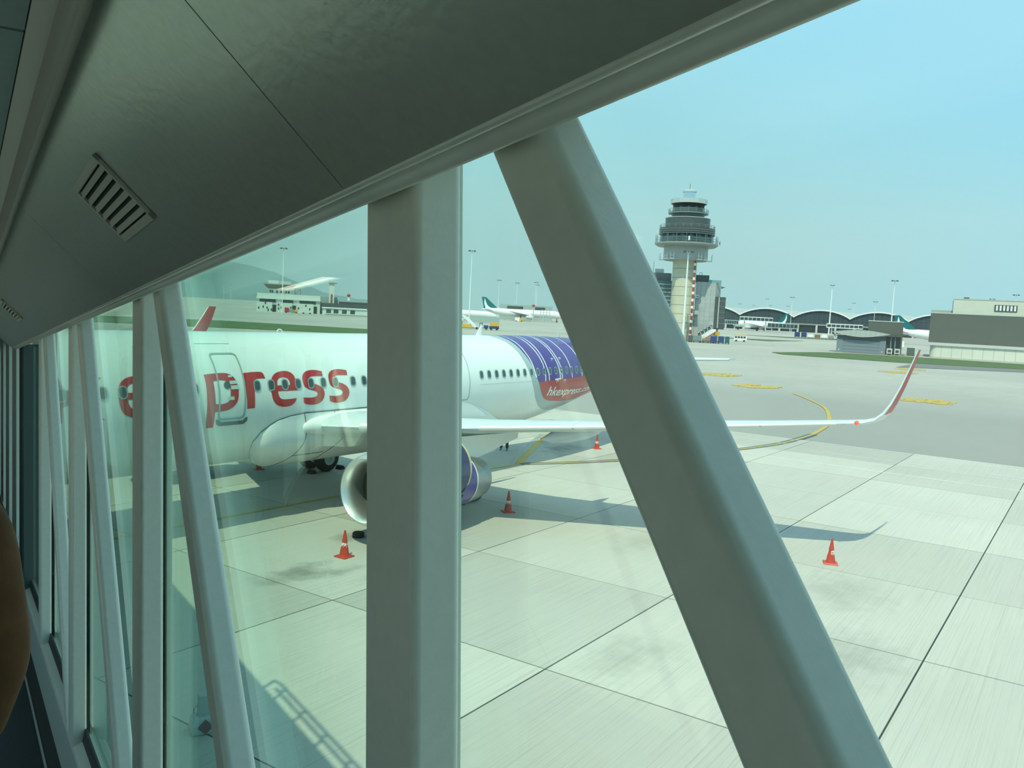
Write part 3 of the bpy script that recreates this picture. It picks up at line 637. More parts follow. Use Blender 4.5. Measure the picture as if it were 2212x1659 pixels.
for k in range(27):
    th = -13 - 77 * k / 26; x0, x1 = pw(XF, th), pw(XA, th); r_ = []
    for j in range(34):
        t = j / 33; q = t * t * (1.9 - .9 * t) if t < .5 else t * t * (1.9 - .9 * t); X = x0 + (x1 - x0) * q; r_.append(FS(X, rad(th), fair_off(X, th)))
    rows.append(r_)
rows = rows + [[Vector((p.x, -p.y, p.z)) for p in r_] for r_ in rows[::-1][1:]]
b = MB(); n = 34; b.add([p for r_ in rows for p in r_], [(i * n + j, i * n + j + 1, (i + 1) * n + j + 1, (i + 1) * n + j) for i in range(len(rows) - 1) for j in range(n - 1)])
b.build('belly_fairing', WHITE, A, True, ang=75)
seam = [(.17, -37), (.32, -27.6), (.57, -21.9), (.86, -17.4), (1.33, -14.5), (1.9, -13), (5, -12.9), (9.4, -12.9)]
wrap(flat_mesh([[(x, t + .35) for x, t in seam] + [(x, t - .35) for x, t in seam[::-1]]]), .030, 'fairing_seam', LINE, A)
for pts in ([(1.9, -13), (2.02, -24), (2.0, -33), (1.82, -50), (1.55, -62), (1.3, -80)], [(1.82, -50), (2.4, -50), (3.0, -50), (3.2, -49)], [(3.2, -13), (3.28, -20), (3.5, -27), (3.7, -35), (3.3, -50), (3.1, -66)]):
    P = []
    for (x0, t0), (x1, t1) in zip(pts, pts[1:]):
        for k in range(5): x, t = x0 + (x1 - x0) * k / 5, t0 + (t1 - t0) * k / 5; P.append(FS(x, rad(t), fair_off(x, t)))
    MB().tube(P, .012, 5).build('fairing_seam', LINE, A)
# --- wings
SLATM = mat('slat_metal', (.74, .77, .75), .34, metal=.35)
WTOP = mat('wing_grey', (.60, .66, .68), .32, coat=.2)
def foil(c, tc, n=12, x0=0, x1=1):
    xs_ = [x0 + (x1 - x0) * (1 - math.cos(pi * i / n)) / 2 for i in range(n + 1)]
    yt = lambda x: 5 * tc * (.2969 * math.sqrt(x) - .126 * x - .3516 * x * x + .2843 * x ** 3 - .1015 * x ** 4)
    cam_ = lambda x: .02 * math.sin(pi * x)
    return [(x * c, (cam_(x) + yt(x)) * c) for x in xs_[::-1]] + [(x * c, (cam_(x) - yt(x)) * c) for x in xs_[1:]]
#        Y      XLE    ZLE   chord  t/c  roll
WS = [(1.2, 1.99, 2.88, 7.5, .15, 0), (2.3, 2.45, 2.98, 6.95, .125, 0), (4.3, 3.47, 3.06, 5.95, .10, 0), (6.4, 4.64, 3.21, 4.85, .088, 0), (9.3, 6.12, 3.46, 3.95, .085, 0), (12, 7.5, 3.70, 3.1, .085, 0), (14.5, 8.77, 3.93, 2.3, .085, 0), (16.6, 9.84, 4.15, 1.62, .085, 0)]
SH = [(16.6, 9.84, 4.15, 1.62, .085, 0), (17.0, 10.08, 4.19, 1.50, .10, 8), (17.25, 10.38, 4.27, 1.36, .10, 28), (17.42, 10.75, 4.46, 1.20, .10, 52), (17.53, 11.15, 4.74, 1.06, .095, 68), (17.66, 11.75, 5.25, .90, .09, 76), (17.80, 12.35, 5.90, .70, .085, 78), (17.90, 12.80, 6.42, .50, .08, 78)]
def wsec(s, side, x0=0, x1=1, n=12, grow=0):
    Y, X, Z, c, tc, roll = s; r = rad(roll); tw_ = math.tan(rad(5.8 - .20 * min(Y, 16.6))) * math.cos(r); up = Vector((0, -side * math.sin(r), math.cos(r)))
    return [Vector((X + x - (grow if False else 0), side * Y, Z)) + up * (z - x * tw_ + (grow if z > 0 else -grow)) - Vector((grow * (1 if x < .02 * c else 0), 0, 0)) for x, z in foil(c, tc, n, x0, x1)]
def interp(Y):
    for a, b_ in zip(WS, WS[1:]):
        if a[0] <= Y <= b_[0]:
            f = (Y - a[0]) / (b_[0] - a[0]); return tuple(p + (q - p) * f for p, q in zip(a, b_))
    return WS[-1]
for side in (-1, 1):
    wg = MB().loft([wsec(s, side) for s in WS]).build('wing', WTOP, A, True, ang=50)
    shk = MB().loft([wsec(s, side) for s in SH]).build('sharklet', [RED, SLATM], wg, True, ang=50)
    for p in shk.data.polygons:
        # the inboard blend stays grey-white, the leading edge bare metal
        c = p.center
        for a, b_ in zip(SH, SH[1:]):
            if a[2] - .05 <= c.z <= b_[2] + .05:
                f = (c.z - a[2]) / max(.01, b_[2] - a[2]); xle = a[1] + (b_[1] - a[1]) * f; ch = a[3] + (b_[3] - a[3]) * f
                if c.x - xle < .09 * ch: p.material_index = 1
        if c.z < 4.40: p.material_index = 1
    shk['label'] = 'red upswept wing tip with bare metal leading edge'
    for y0, y1 in ((3.3, 4.9), (6.7, 9.32), (9.37, 11.9), (11.95, 14.35), (14.40, 16.35)):
        ss = [interp(y0 + (y1 - y0) * k / 3) for k in range(4)]
        MB().loft([wsec(s, side, 0, .15, 7, .010) for s in ss]).build('slat', SLATM, wg, True, ang=60)
    for Y, L_ in ((8.0, 4.3), (12.2, 2.8)):
        s = interp(Y); xe = s[1] + s[3]; s = s[:2] + (s[2] - .10,) + s[3:]
        pr = [(xe - L_ * .78, .02), (xe - L_ * .6, .17), (xe - L_ * .35, .25), (xe - L_ * .1, .24), (xe + L_ * .1, .14), (xe + L_ * .24, .02)]
        b = MB().lathe(pr, 12, 'x', (0, side * Y, s[2] - .34)); b.v = [(x, y, s[2] - .34 + (z - s[2] + .34) * 1.15) for x, y, z in b.v]
        b.build('flap_fairing', WTOP, wg, True)
    # wing root fillet
    b = MB(); secs = []
    for X, r in ((1.75, .03), (1.95, .17), (2.3, .27), (3.0, .36), (4.0, .36), (5.5, .26), (7.0, .14), (8.0, .03)):
        secs.append([(X, side * (1.80 + .5 * r + r * .8 * math.cos(2 * pi * j / 14)), 2.92 + min(.16, (X - 1.8) * .05) + r * math.sin(2 * pi * j / 14)) for j in range(14)])
    b.loft(secs); b.build('wing_fillet', WHITE, wg, True, ang=70)
    # --- engine
    EX, EYy, EZ = .74, side * 5.75, 1.66
    en = thing('engine', None, None, (EX, EYy, EZ)); en.parent = A; en.rotation_euler = (0, rad(3.0), 0)
    def rev(nm, prof, m, ang=40): return MB().lathe(prof, 40, 'x').build(nm, m, en, True, ang=ang)
    rev('inlet_lip', [(.75, .775), (.5, .76), (.28, .78), (.10, .84), (.0, .915), (.04, .98), (.16, 1.03), (.34, 1.07)], mat('lip_metal', (.80, .82, .80), .36, metal=.9))
    rev('inlet_duct', [(.75, .774), (1.0, .80), (1.25, .83)], mat('duct_grey', (.20, .18, .13), .4))
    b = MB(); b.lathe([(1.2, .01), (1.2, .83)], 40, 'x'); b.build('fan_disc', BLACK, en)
    fb = MB(); fb.box(-.02, .02, -.05, .05, .22, .82, Matrix.Rotation(rad(35), 3, 'Z')); fm = fb.mesh('fan_blade', DGREY)
    for k in range(20): link('fan_blade', fm, en, M=Matrix.Translation((1.15, 0, 0)) @ Matrix.Rotation(2 * pi * k / 20, 4, 'X'))
    rev('spinner', [(.72, .005), (.85, .10), (1.0, .18), (1.16, .24)], DGREY)
    rev('fan_cowl', [(.34, 1.072), (.8, 1.12), (1.6, 1.145), (2.5, 1.13), (3.1, 1.07), (3.5, 1.02), (3.75, .98), (3.75, .84)], COWL)
    rev('cowl_rim', [(3.66, .998), (3.77, .982), (3.78, .90)], mat('rim_sunlit', (.55, .50, .30), .5))  # pale colour stands in for light catching the cowl's trailing edge
    for o_ in list(en.children):
        if o_.name.startswith(('fan_cowl', 'cowl_rim')):
            for v_ in o_.data.vertices: v_.co.z += .13 * max(0, v_.co.x - .5)
    rev('thrust_reverser', [(3.6, .90), (4.0, .87), (4.35, .82), (4.35, .75)], PURPLE)
    rev('nozzle_ring', [(4.32, .83), (4.39, .822), (4.39, .75)], STW)
    rev('nozzle', [(4.35, .805), (4.75, .775), (5.1, .72), (5.35, .66), (5.35, .62), (4.8, .58)], NOZ)
    rev('exhaust_plug', [(4.6, .40), (5.2, .34), (5.8, .12), (5.9, .005)], NOZ)
    b = MB(); b.loft([[(x - EX, y, z - EZ) for x, y, z in q] for q in ([(2.2, -.03, 2.70), (2.2, .03, 2.70), (2.2, .03, 2.76), (2.2, -.03, 2.76)], [(3.6, -.17, 2.6), (3.6, .17, 2.6), (3.6, .15, 3.05), (3.6, -.15, 3.05)], [(5.6, -.2, 2.3), (5.6, .2, 2.3), (5.6, .18, 3.1), (5.6, -.18, 3.1)], [(8.4, -.03, 2.9), (8.4, .03, 2.9), (8.4, .03, 3.1), (8.4, -.03, 3.1)])])
    b.build('pylon', WHITE, en, True)
    # --- main gear
    g = thing('landing_gear', None, None, (7.98, side * 3.8, 0)); g.parent = A
    MB().tube([(0, 0, .62), (0, 0, 1.4), (-.1, -side * .12, 2.85)], [.10, .13, .17], 12).build('strut', STEEL, g, True)
    MB().tube([(0, -.55, .585), (0, .55, .585)], .08, 10).build('axle', STEEL, g, True)
    MB().tube([(.1, -side * .1, 1.3), (.2, -side * 1.5, 2.4)], .06, 8).build('side_stay', STEEL, g, True)
    tyre = MB().lathe([(-.20, .30), (-.20, .46), (-.17, .54), (-.10, .583), (.10, .583), (.17, .54), (.20, .46), (.20, .30)], 32, 'y').mesh('wheel', RUBBER, True)
    hub = MB().lathe([(-.12, .02), (-.13, .12), (-.19, .16), (-.17, .26), (-.20, .305)], 24, 'y').mesh('hub', LGREY, True)
    for q in (-1, 1):
        wv = link('wheel', tyre, g, (0, q * .46, .585)); link('hub', hub, wv); link('hub', hub, wv, M=Matrix.Rotation(pi, 4, 'Z'))
    if side < 0:
        chm = MB().prism([(-.14, 0), (.14, 0), (.05, .16), (-.05, .16)], -.62, -.30, 'xzy').mesh('wheel_chock', RUBBER)
for lab, x, y in (('black rubber wheel chock ahead of the near main wheels', 7.2, -3.8), ('black rubber wheel chock ahead of the far main wheels', 7.2, 3.8), ('black rubber wheel chock behind the far main wheels', 8.78, 3.8)):
    o = link('wheel_chock', chm, None, (x, y, 0)); tag(o, lab, 'chock', 'wheel chocks')
# gear door hanging below the wing
b = MB(); yd = -3.05; b.prism([(8.36, 2.45), (11.95, 2.02), (11.80, 1.88), (10.86, 1.41), (10.5, 1.36), (8.44, 1.37)], yd - .03, yd + .03, 'xzy'); gd = b.build('gear_door', mat('gear_door_grey', (.46, .46, .45), .5), A)
b = MB(); b.prism([(9.28, 2.07), (10.19, 1.95), (10.08, 1.39), (9.21, 1.45)], yd - .045, yd - .028, 'xzy'); b.build('door_recess', DGREY, gd)
# nose gear
g = thing('landing_gear', None, None, (-9.37, 0, 0)); g.parent = A
MB().tube([(0, 0, .4), (0, 0, 1.2), (.15, 0, 2.2)], [.07, .09, .12], 10).build('strut', STEEL, g, True)
nw = MB().lathe([(-.11, .18), (-.11, .30), (-.08, .36), (-.03, .38), (.03, .38), (.08, .36), (.11, .30), (.11, .18)], 24, 'y').mesh('wheel', RUBBER, True)
for q in (-1, 1): link('wheel', nw, g, (0, q * .25, .38))
# tail
def sfoil(c, tc, n=10):
    f = foil(c, tc, n); return [(x, z - .02 * math.sin(pi * min(1, x / c)) * c) for x, z in f]
FN = [(22.7, 5.0, 5.6), (23.0, 6.4, 5.4), (24.2, 8.6, 4.6), (26.9, 11.4, 2.45), (27.25, 11.76, 2.0)]
fin = MB().loft([[(X + x, z, Z) for x, z in sfoil(c, .10)] for X, Z, c in FN]).build('tail_fin', [STW, PURPLE], A, True, ang=50)
for p in fin.data.polygons:
    if p.center.z < 9.6: p.material_index = 1
for side in (-1, 1):
    MB().loft([[(X + x, side * Y, Z + z) for x, z in sfoil(c, .10)] for X, Y, Z, c in ((23.6, .3, 4.72, 4.3), (25.3, 2.7, 4.84, 3.0), (27.55, 6.1, 5.02, 1.5), (27.75, 6.25, 5.03, 1.25))]).build('tailplane', WTOP, A, True, ang=50)
# aerials on the crown
b = MB(); b.loft([[(x - 0, y, z) for x, y, z in ((13.40, -.03, 5.84), (13.72, -.03, 5.84), (13.72, .03, 5.84), (13.40, .03, 5.84))], [(13.74, -.012, 6.3), (13.86, -.012, 6.3), (13.86, .012, 6.3), (13.74, .012, 6.3)]]); b.build('aerial', STW, A)
b = MB(); b.loft([[(20.3, -.02, 5.72), (20.55, -.02, 5.72), (20.55, .02, 5.72), (20.3, .02, 5.72)], [(20.32, -.01, 6.1), (20.40, -.01, 6.1), (20.40, .01, 6.1), (20.32, .01, 6.1)]]); b.build('aerial', STW, A)
MB().tube([(2.45 + .12 * math.cos(pi * k / 6), 0, 5.86 + .12 * math.sin(pi * k / 6)) for k in range(7)], .022, 6).build('aerial', STW, A)
# wing tip lamp
MB().lathe([(-.05, .01), (0, .06), (.08, .07)], 10, 'x', (9.96, -16.85, 4.19)).build('wing_lamp', mat('red_lamp', (.8, .12, .06), .3, emit=.6), bpy.data.objects['wing'])

# ------------------------------------------------------------------ cones and small things on the apron
def cone(x, y, rz, label, txt, first=[None]):
    t = thing('traffic_cone', label, 'cone', (x, y, 0), rz, 'red traffic cones around the aircraft')
    if first[0] is None:
        b = MB(); b.loft([[(sx_ * h + 0, sy_ * h, z) for sx_, sy_ in ((-1, -1), (1, -1), (1, 1), (-1, 1))] for h, z in ((.20, 0), (.205, .015), (.19, .035), (.14, .045))]); base = b.mesh('base_plate', ORANGE)
        body = MB().lathe([(.03, .150), (.06, .135), (.10, .128), (.275, .098), (.275, .088), (.42, .067), (.42, .078), (.70, .030), (.735, .027), (.735, .018)], 28).mesh('body', ORANGE, True, ang=30)
        first[0] = (base, body)
    bs = link('base_plate', first[0][0], t); bd = link('body', first[0][1], t)
    me = text_mesh(txt, .155, 0, 0, 1.12, .012); bm_ = bmesh.new(); bm_.from_mesh(me)
    wmid = max(v.co.x for v in bm_.verts) / 2
    for y in (.03, .06, .09): bmesh.ops.bisect_plane(bm_, geom=bm_.verts[:] + bm_.edges[:] + bm_.faces[:], plane_co=(0, y, 0), plane_no=(0, 1, 0))
    for v in bm_.verts:
        z = .29 + v.co.y * 1.02; r = .090 - (z - .275) * .145 + .002; a = (v.co.x - wmid) / .075
        v.co = Vector((r * math.sin(a), -r * math.cos(a), z))
    me2 = bpy.data.meshes.new('stencil'); bm_.to_mesh(me2); bm_.free(); me2.materials.append(STENC); link('stencil', me2, t, rz=CONEROT - rz)
CONEROT = rad(-40)
cone(-.2, -6.0, rad(2), 'red cone standing alone before the near engine, left of the widest post', 'E29')
cone(7.6, -6.1, rad(-32), 'red cone just right of the widest post, near the engine exhaust', 'E29')
cone(23.1, -1.1, rad(-35), 'red cone farthest to the rear of the aircraft, beside the diagonal brace', 'H11')
cone(9.3, -16.6, rad(20), 'red cone out under the wing tip, right of the diagonal brace', '8')
cone(6.2, 5.4, rad(-20), 'red cone in the shade beyond the belly, left of the dark wheels', '9')
st = thing('warning_stand', 'small pale stand with a dull red square panel on the apron, behind a brace', 'stand', (-8.6, -11.35, 0), rad(-28))
PALE = mat('pale_plastic', (.42, .47, .47), .5)
b = MB(); b.loft([[(sx_ * h, sy_ * h * .9, z) for sx_, sy_ in ((-1, -1), (1, -1), (1, 1), (-1, 1))] for h, z in ((.20, 0), (.21, .04), (.19, .20), (.15, .26))]); bevel(b.build('base_box', PALE, st), .015)
b = MB(); b.prism([(-.12, 0), (0, -.12), (.12, 0), (0, .12)], -.008, .008); b.build('red_panel', mat('dull_red', (.20, .10, .11), .6), st, M=Matrix.Translation((0, -.185, .13)) @ Matrix.Rotation(rad(86), 4, 'X'))
b = MB(); b.box(-.09, .09, -.02, .12, .25, .58); bevel(b.build('upright', PALE, st), .02)
MB().tube([(-.09, .05, .40), (-.15, .05, .36), (-.15, .05, .28)], .012, 6).build('handle', PALE, st, True)
t = thing('rubber_mat', None, None, (1.0, -4.9, 0)) if False else None
o = MB().lathe([(0, .16), (.03, .18), (.12, .18), (.15, .15), (.15, .05), (.10, .03)], 20).build('rubber_weight', RUBBER, None, True, loc=(1.55, -4.82, 0)); tag(o, 'dark round rubber weight partly hidden by the widest post', 'weight')

# ------------------------------------------------------------------ control tower and its blocks  (local x = across, y = away, z = up)
def site(name, label, cat, o, yawdeg, group=None): return thing(name, label, cat, o, rad(yawdeg), group)
CONCT = mat('tower_concrete', (.60, .57, .44), .8, noise=.12, nscale=.4)
DARKC = mat('tower_dark_cladding', (.085, .10, .105), .35, noise=.2, nscale=1)
CLAD = mat('panel_grey', (.42, .45, .46), .4, vary=.10)
TGL = mat('tower_glass', (.05, .085, .09), .12, spec=.7, vary=.3)
RAILM = mat('rail_grey', (.22, .25, .25), .45, metal=.3)
tw = site('control_tower', 'tall round airport control tower with stacked dark galleries and a pale shaft', 'tower', (274.44, 101.91, 0), -66.9)
AX = -1.1
def tl(nm, prof, m, n=40, ang=30): return MB().lathe([(t, r) for t, r in prof], n, 'z', (AX, 0, 0)).build(nm, m, tw, True, ang=ang)
tl('shaft', [(0, 4.2), (28.6, 4.2)], CONCT)
for z in (3.2, 6.4, 9.6, 12.8, 16, 19.2, 22.4, 25.6): tl('shaft_joint', [(z, 4.21), (z + .12, 4.23), (z + .24, 4.21)], MGREY)
tl('drum', [(28.5, 4.0), (28.6, 7.5), (29, 7.75), (33.6, 7.75)], mat('drum_grey', (.40, .42, .41), .6, noise=.15, nscale=.5))
tl('gallery_floor', [(33.4, 7.6), (33.5, 10.2), (34.1, 11.1), (34.6, 11.1), (34.7, 9.0)], MGREY)
pz = MB().prism([(-1.52, 0), (1.52, 0), (1.60, 3.0), (-1.60, 3.0)], -.06, .06, 'xzy').mesh('gallery_pane', TGL)
for k in range(19): link('gallery_pane', pz, tw, M=Matrix.Translation((AX, 0, 34.65)) @ Matrix.Rotation(2 * pi * k / 19, 4, 'Z') @ Matrix.Translation((0, -9.28, 0)) @ Matrix.Rotation(rad(-4), 4, 'X'))
tl('gallery_core', [(34.6, 9.0), (37.7, 9.3)], BLACK)
for z in (37.6, 38.3, 39.0): tl('louvre_band', [(z, 9.5), (z + .08, 9.85), (z + .22, 9.85), (z + .3, 9.5)], RAILM)
tl('louvre_wall', [(37.6, 9.55), (39.8, 9.75), (39.8, 7.8)], DARKC)
tl('tier', [(39.8, 7.85), (43.3, 7.85), (43.35, 5.5)], DARKC)
tl('tier_rim', [(43.3, 7.7), (43.3, 7.95), (43.5, 7.95), (43.5, 5.6)], STEEL)
tl('cab_base', [(43.5, 5.7), (45.3, 5.7)], DARKC)
tl('cab_balcony', [(45.0, 5.7), (45.0, 7.0), (45.4, 7.0), (45.4, 5.6)], RAILM)
cz = MB().prism([(-1.46, 0), (1.46, 0), (1.62, 3.1), (-1.62, 3.1)], -.05, .05, 'xzy').mesh('cab_pane', TGL)
for k in range(12): link('cab_pane', cz, tw, M=Matrix.Translation((AX, 0, 45.5)) @ Matrix.Rotation(2 * pi * (k + .5) / 12, 4, 'Z') @ Matrix.Translation((0, -5.5, 0)) @ Matrix.Rotation(rad(-10), 4, 'X'))
tl('cab_core', [(45.4, 5.0), (48.6, 5.6)], BLACK)
fas = MB().prism([(-1.66, 0), (1.66, 0), (1.66, 1.55), (-1.66, 1.55)], -.1, .1, 'xzy').mesh('roof_fascia', STEEL)
for k in range(12): link('roof_fascia', fas, tw, M=Matrix.Translation((AX, 0, 48.55)) @ Matrix.Rotation(2 * pi * (k + .5) / 12, 4, 'Z') @ Matrix.Translation((0, -6.12, 0)))
tl('cab_roof', [(49.9, 6.1), (50.2, 3)], STEEL, 12)
tl('neck', [(50.1, 2.05), (52.7, 2.05)], METAL); tl('cap', [(52.6, 2.1), (52.7, 2.45), (53.2, 2.45), (53.6, 1.8), (53.8, .3)], STEEL)
MB().tube([(AX, 0, 53.6), (AX, 0, 55.8)], .09, 6).build('mast', DGREY, tw)
for nm, z, r, n, h in (('gallery_rail', 34.6, 10.9, 20, 1.5), ('tier_rail', 39.8, 9.6, 22, 1.1), ('cab_rail', 45.4, 6.95, 16, 1.2)):
    rr_ = tl(nm, [(z + h - .06, r), (z + h, r + .06), (z + h + .06, r), (z + h, r - .06), (z + h - .06, r)], RAILM)
    tl(nm, [(z + h * .5 - .05, r), (z + h * .5, r + .05), (z + h * .5 + .05, r), (z + h * .5, r - .05), (z + h * .5 - .05, r)], RAILM)
    pm_ = MB().tube([(0, 0, 0), (0, 0, h * (1.9 if nm == 'gallery_rail' else 1))], .09, 6).mesh('rail_post', RAILM)
    for k in range(n): link('rail_post', pm_, tw, (AX + r * math.cos(2 * pi * k / n), r * math.sin(2 * pi * k / n), z))
for a in (-1.0, 3.9, .1, 2.9, 5.6, 4.2):
    c, s_ = math.cos(a), math.sin(a)
    b = MB(); b.box(-.8, .8, -1.0, .9, 0, .25); b.tube([(-.7, -.9, .2), (-.7, -.9, 2.6)], .07, 6); b.tube([(.7, -.9, .2), (.7, -.9, 2.2)], .07, 6); b.tube([(-.7, -.9, 1.2), (.7, -.9, 1.2)], .06, 6)
    b.build('aerial_bracket', STEEL, tw, M=Matrix.Translation((AX + 8.4 * c, 8.4 * s_, 28.7)) @ Matrix.Rotation(a + pi / 2, 4, 'Z'))
b = MB(); b.lathe([(0, .05), (.3, .75), (.45, 1.0)], 16, 'x'); b.build('dish', STEEL, tw, loc=(AX + 11.3, -.6, 35.3))
b = MB().lathe([(0, .25), (0, .3), (1.3, .3), (1.45, .1)], 10).build('white_canister', STW, tw, True, loc=(AX + .9, -11.1, 35.0))
# lattice pole banded red and white beside the shaft
lp_ = site('banded_pole', 'slim red and white banded pole rising beside the tower shaft', 'pole', (274.44, 101.91, 0), -66.9)
rm, wm2 = MB().tube([(0, 0, 0), (0, 0, 1.55)], .42, 6).mesh('red_band', mat('pole_red', (.36, .075, .065), .6)), MB().tube([(0, 0, 0), (0, 0, .95)], .47, 6).mesh('white_band', STW)
for k in range(12): link('red_band', rm, lp_, (2.35 + .008 * k, -4.4, .2 + 2.5 * k)); link('white_band', wm2, lp_, (2.35 + .008 * k, -4.4, 1.75 + 2.5 * k))
# right block of square panels
rb = site('panelled_block', 'light grey panelled building block attached right of the control tower', 'building', (274.44, 101.91, 0), -66.9)
MB().box(3.4, 10.3, 1.0, 12, 0, 21.4).build('core', MGREY, rb)
pn = MB().box(.04, 1.68, -.06, 0, .04, 1.54).mesh('wall_panel', CLAD)
for i in range(4):
    for j in range(13): link('wall_panel', pn, rb, (3.45 + 1.72 * i, 1.0, 1.6 + 1.53 * j))
b = MB(); b.prism([(10.3, 1.0), (12.1, 3.2), (12.1, 12), (10.3, 12)], 0, 21.5); b.build('side_facet', mat('facet_shaded_grey', (.33, .355, .365), .5), rb)  # the facet turned from the light has its shade put into a darker grey
b = MB(); b.prism([(10.4, .6), (12.0, .6), (12.0, 3.0), (10.4, 1.4)], 5.2, 16.4); b.box(12.0, 14.0, .7, 6, 4.9, 16.4); b.build('dark_bay', DARKC, rb)
MB().box(11.55, 11.85, .45, .6, 5.3, 16.3).build('light_fin', LGREY, rb)
for z in (7, 9, 11, 13, 15): MB().box(12.0, 14.02, .66, .7, z, z + .1).build('bay_joint', MGREY, rb)
MB().box(2.6, 7.8, 3, 9, 21.4, 24.0).build('roof_box', DARKC, rb)
MB().box(7.6, 12.1, .9, 1.0, 21.4, 22.3).build('glass_parapet', mat('parapet_glass', (.16, .36, .38), .2), rb)
b = MB(); b.tube([(4.3, 3, 24), (4.3, 3, 24.8), (5.2, 3, 24.8), (5.2, 3, 24)], .1, 6); b.build('roof_hoop', DGREY, rb)
b = MB(); b.prism([(12.1, 19.3), (13.7, 19.9), (12.1, 20.1)], 1.0, 1.3, 'xzy'); b.build('lamp_arm', DGREY, rb)
for z in (9.7, 15.6):
    MB().box(1.8, 4.6, -1.6, 1.0, z, z + .35).build('landing', MGREY, rb); b = MB(); b.box(1.8, 4.6, -1.6, -1.5, z + .9, z + 1.1)
    for x in (1.85, 2.7, 3.6, 4.5): b.box(x, x + .1, -1.6, -1.5, z, z + 1.1)
    b.build('landing_rail', STEEL, rb)
# left block with horizontal glazing bands
lb = site('glazed_block', 'dark glazed office block with horizontal bands left of the control tower', 'building', (274.44, 101.91, 0), -66.9)
MB().box(-20, -5.4, .3, 12, 0, 21.4).build('core', BLACK, lb)
bm1 = MB().box(-20, -5.0, .12, .3, .06, 1.32).mesh('glass_band', TGL); bm3 = MB().box(-20, -5.0, .0, .3, 0, .16).mesh('sill_band', LGREY)
for k in range(15): link('glass_band', bm1, lb, (0, 0, .2 + 1.42 * k)); link('sill_band', bm3, lb, (0, 0, .1 + 1.42 * k))
MB().box(-5.05, -4.65, -.3, .3, 5.2, 21.5).build('corner_fin', STW, lb); MB().box(-4.65, -4.2, 0, 1, 3, 21.5).build('dark_return', DARKC, lb)
MB().box(-18, -5.7, 3, 11, 21.4, 24.2).build('penthouse', mat('penthouse_grey', (.13, .15, .16), .5), lb)
b = MB(); b.box(-11.7, -8.5, 4, 7, 24.2, 25.7); b.box(-16, -14.4, 4, 6, 24.2, 25.2); b.build('roof_plant', LGREY, lb)
MB().tube([(-12.2, 3.5, 24.2), (-12.2, 3.5, 28)], .07, 5).build('roof_aerial', DGREY, lb)
# row of dollies and containers at the tower foot
dg = 'dollies and containers at the tower foot'
def dolly(x0, x1, z1, m, label, kind):
    t = site('baggage_dolly', label, 'dolly', (268.63, 95.08, 0), -67.6, dg)
    sl = .105
    b = MB(); z0 = .15; b.box(x0, x1, 0, 1.8, z0 + .25, z0 + .4); b.build('deck', DGREY, t)
    if kind == 'box':
        bevel(MB().box(x0 + .06, x1 - .06, .1, 1.7, z0 + .4, z1).build('container', m, t), .06)
    elif kind == 'cage':
        b = MB()
        for x in [x0 + .06 + (x1 - x0 - .2) * k / 5 for k in range(6)]: b.box(x, x + .08, .1, .18, z0 + .4, z1)
        for z in (z0 + .9, z1 - .08): b.box(x0 + .06, x1 - .06, .1, .18, z, z + .08)
        b.box(x0 + .3, x1 - .3, .4, 1.5, z0 + .4, z1 - .5); b.build('cage', m, t)
    wmsh = MB().lathe([(-.08, .02), (-.08, .22), (.08, .22), (.08, .02)], 10, 'y')
    for x in (x0 + .35, x1 - .35): link('wheel', wmsh.mesh('wheel', RUBBER), t, (x, .05, .22))
dolly(-5.9, -3.8, 2.2, LGREY, 'pale caged dolly leftmost at the tower foot', 'cage')
dolly(-2.3, -.7, 2.4, DGREY, 'dark container dolly just right of the floodlight mast foot', 'box')
dolly(-.6, 2.4, 2.4, mat('dull_blue', (.17, .24, .27), .5), 'dull grey blue container dolly at the tower foot', 'box')
dolly(2.6, 5.0, 2.1, mat('cardboard_tan', (.30, .27, .17), .7), 'tan loaded dolly at the tower foot', 'cage')
dolly(5.3, 7.6, 2.5, BLUE, 'navy blue container nearer the tower of two', 'box')
dolly(7.9, 10.1, 2.6, BLUE, 'navy blue container beside the green one', 'box')
dolly(10.3, 11.9, 2.6, GREENC, 'green container at the right end of the row', 'box')
cl = site('covered_stairs', 'white covered boarding stairs with hooped canopy by the tower foot', 'stairs', (271, 97.2, 0), -67.2)
b = MB(); b.prism([(2.0, .6), (4.5, .6), (8.2, 4.2), (8.2, 4.9), (6.6, 4.9), (2.0, 1.6)], 0, 2.0, 'xzy'); b.build('flight', STW, cl)
b = MB(); b.prism([(4.4, 1.0), (8.0, 3.7), (8.0, 4.1), (4.4, 1.5)], -.05, 0, 'xzy'); b.build('red_band', RED2, cl)
hb = MB(); hb.tube([(.0, 0, 0), (-.35, 0, 1.0), (-.2, 0, 1.7), (.4, 0, 1.9)], .09, 6); hm = hb.mesh('canopy_hoop', STW)
for k in range(5): link('canopy_hoop', hm, cl, (2.2 + 1.1 * k, -.1, 1.7 + .78 * k))
b = MB(); b.prism([(1.9, 1.8), (6.5, 5.0), (6.7, 6.7), (2.1, 3.4)], .1, 1.9, 'xzy'); b.build('canopy_cover', DGREY, cl)
b = MB(); b.box(7.4, 9.6, .3, 2.3, 2.9, 4.0); b.box(3.6, 4.6, -.3, 1.5, .9, 1.6); b.build('yellow_housing', YEL, cl)
wmr = MB().lathe([(-.15, .02), (-.15, .45), (.15, .45), (.15, .02)], 12, 'y').mesh('wheel', RUBBER)
for x in (3, 7.6): link('wheel', wmr, cl, (x, .1, .45))
b = MB(); b.box(2.4, 9.2, .2, 1.9, .45, .75); b.build('chassis', DGREY, cl)

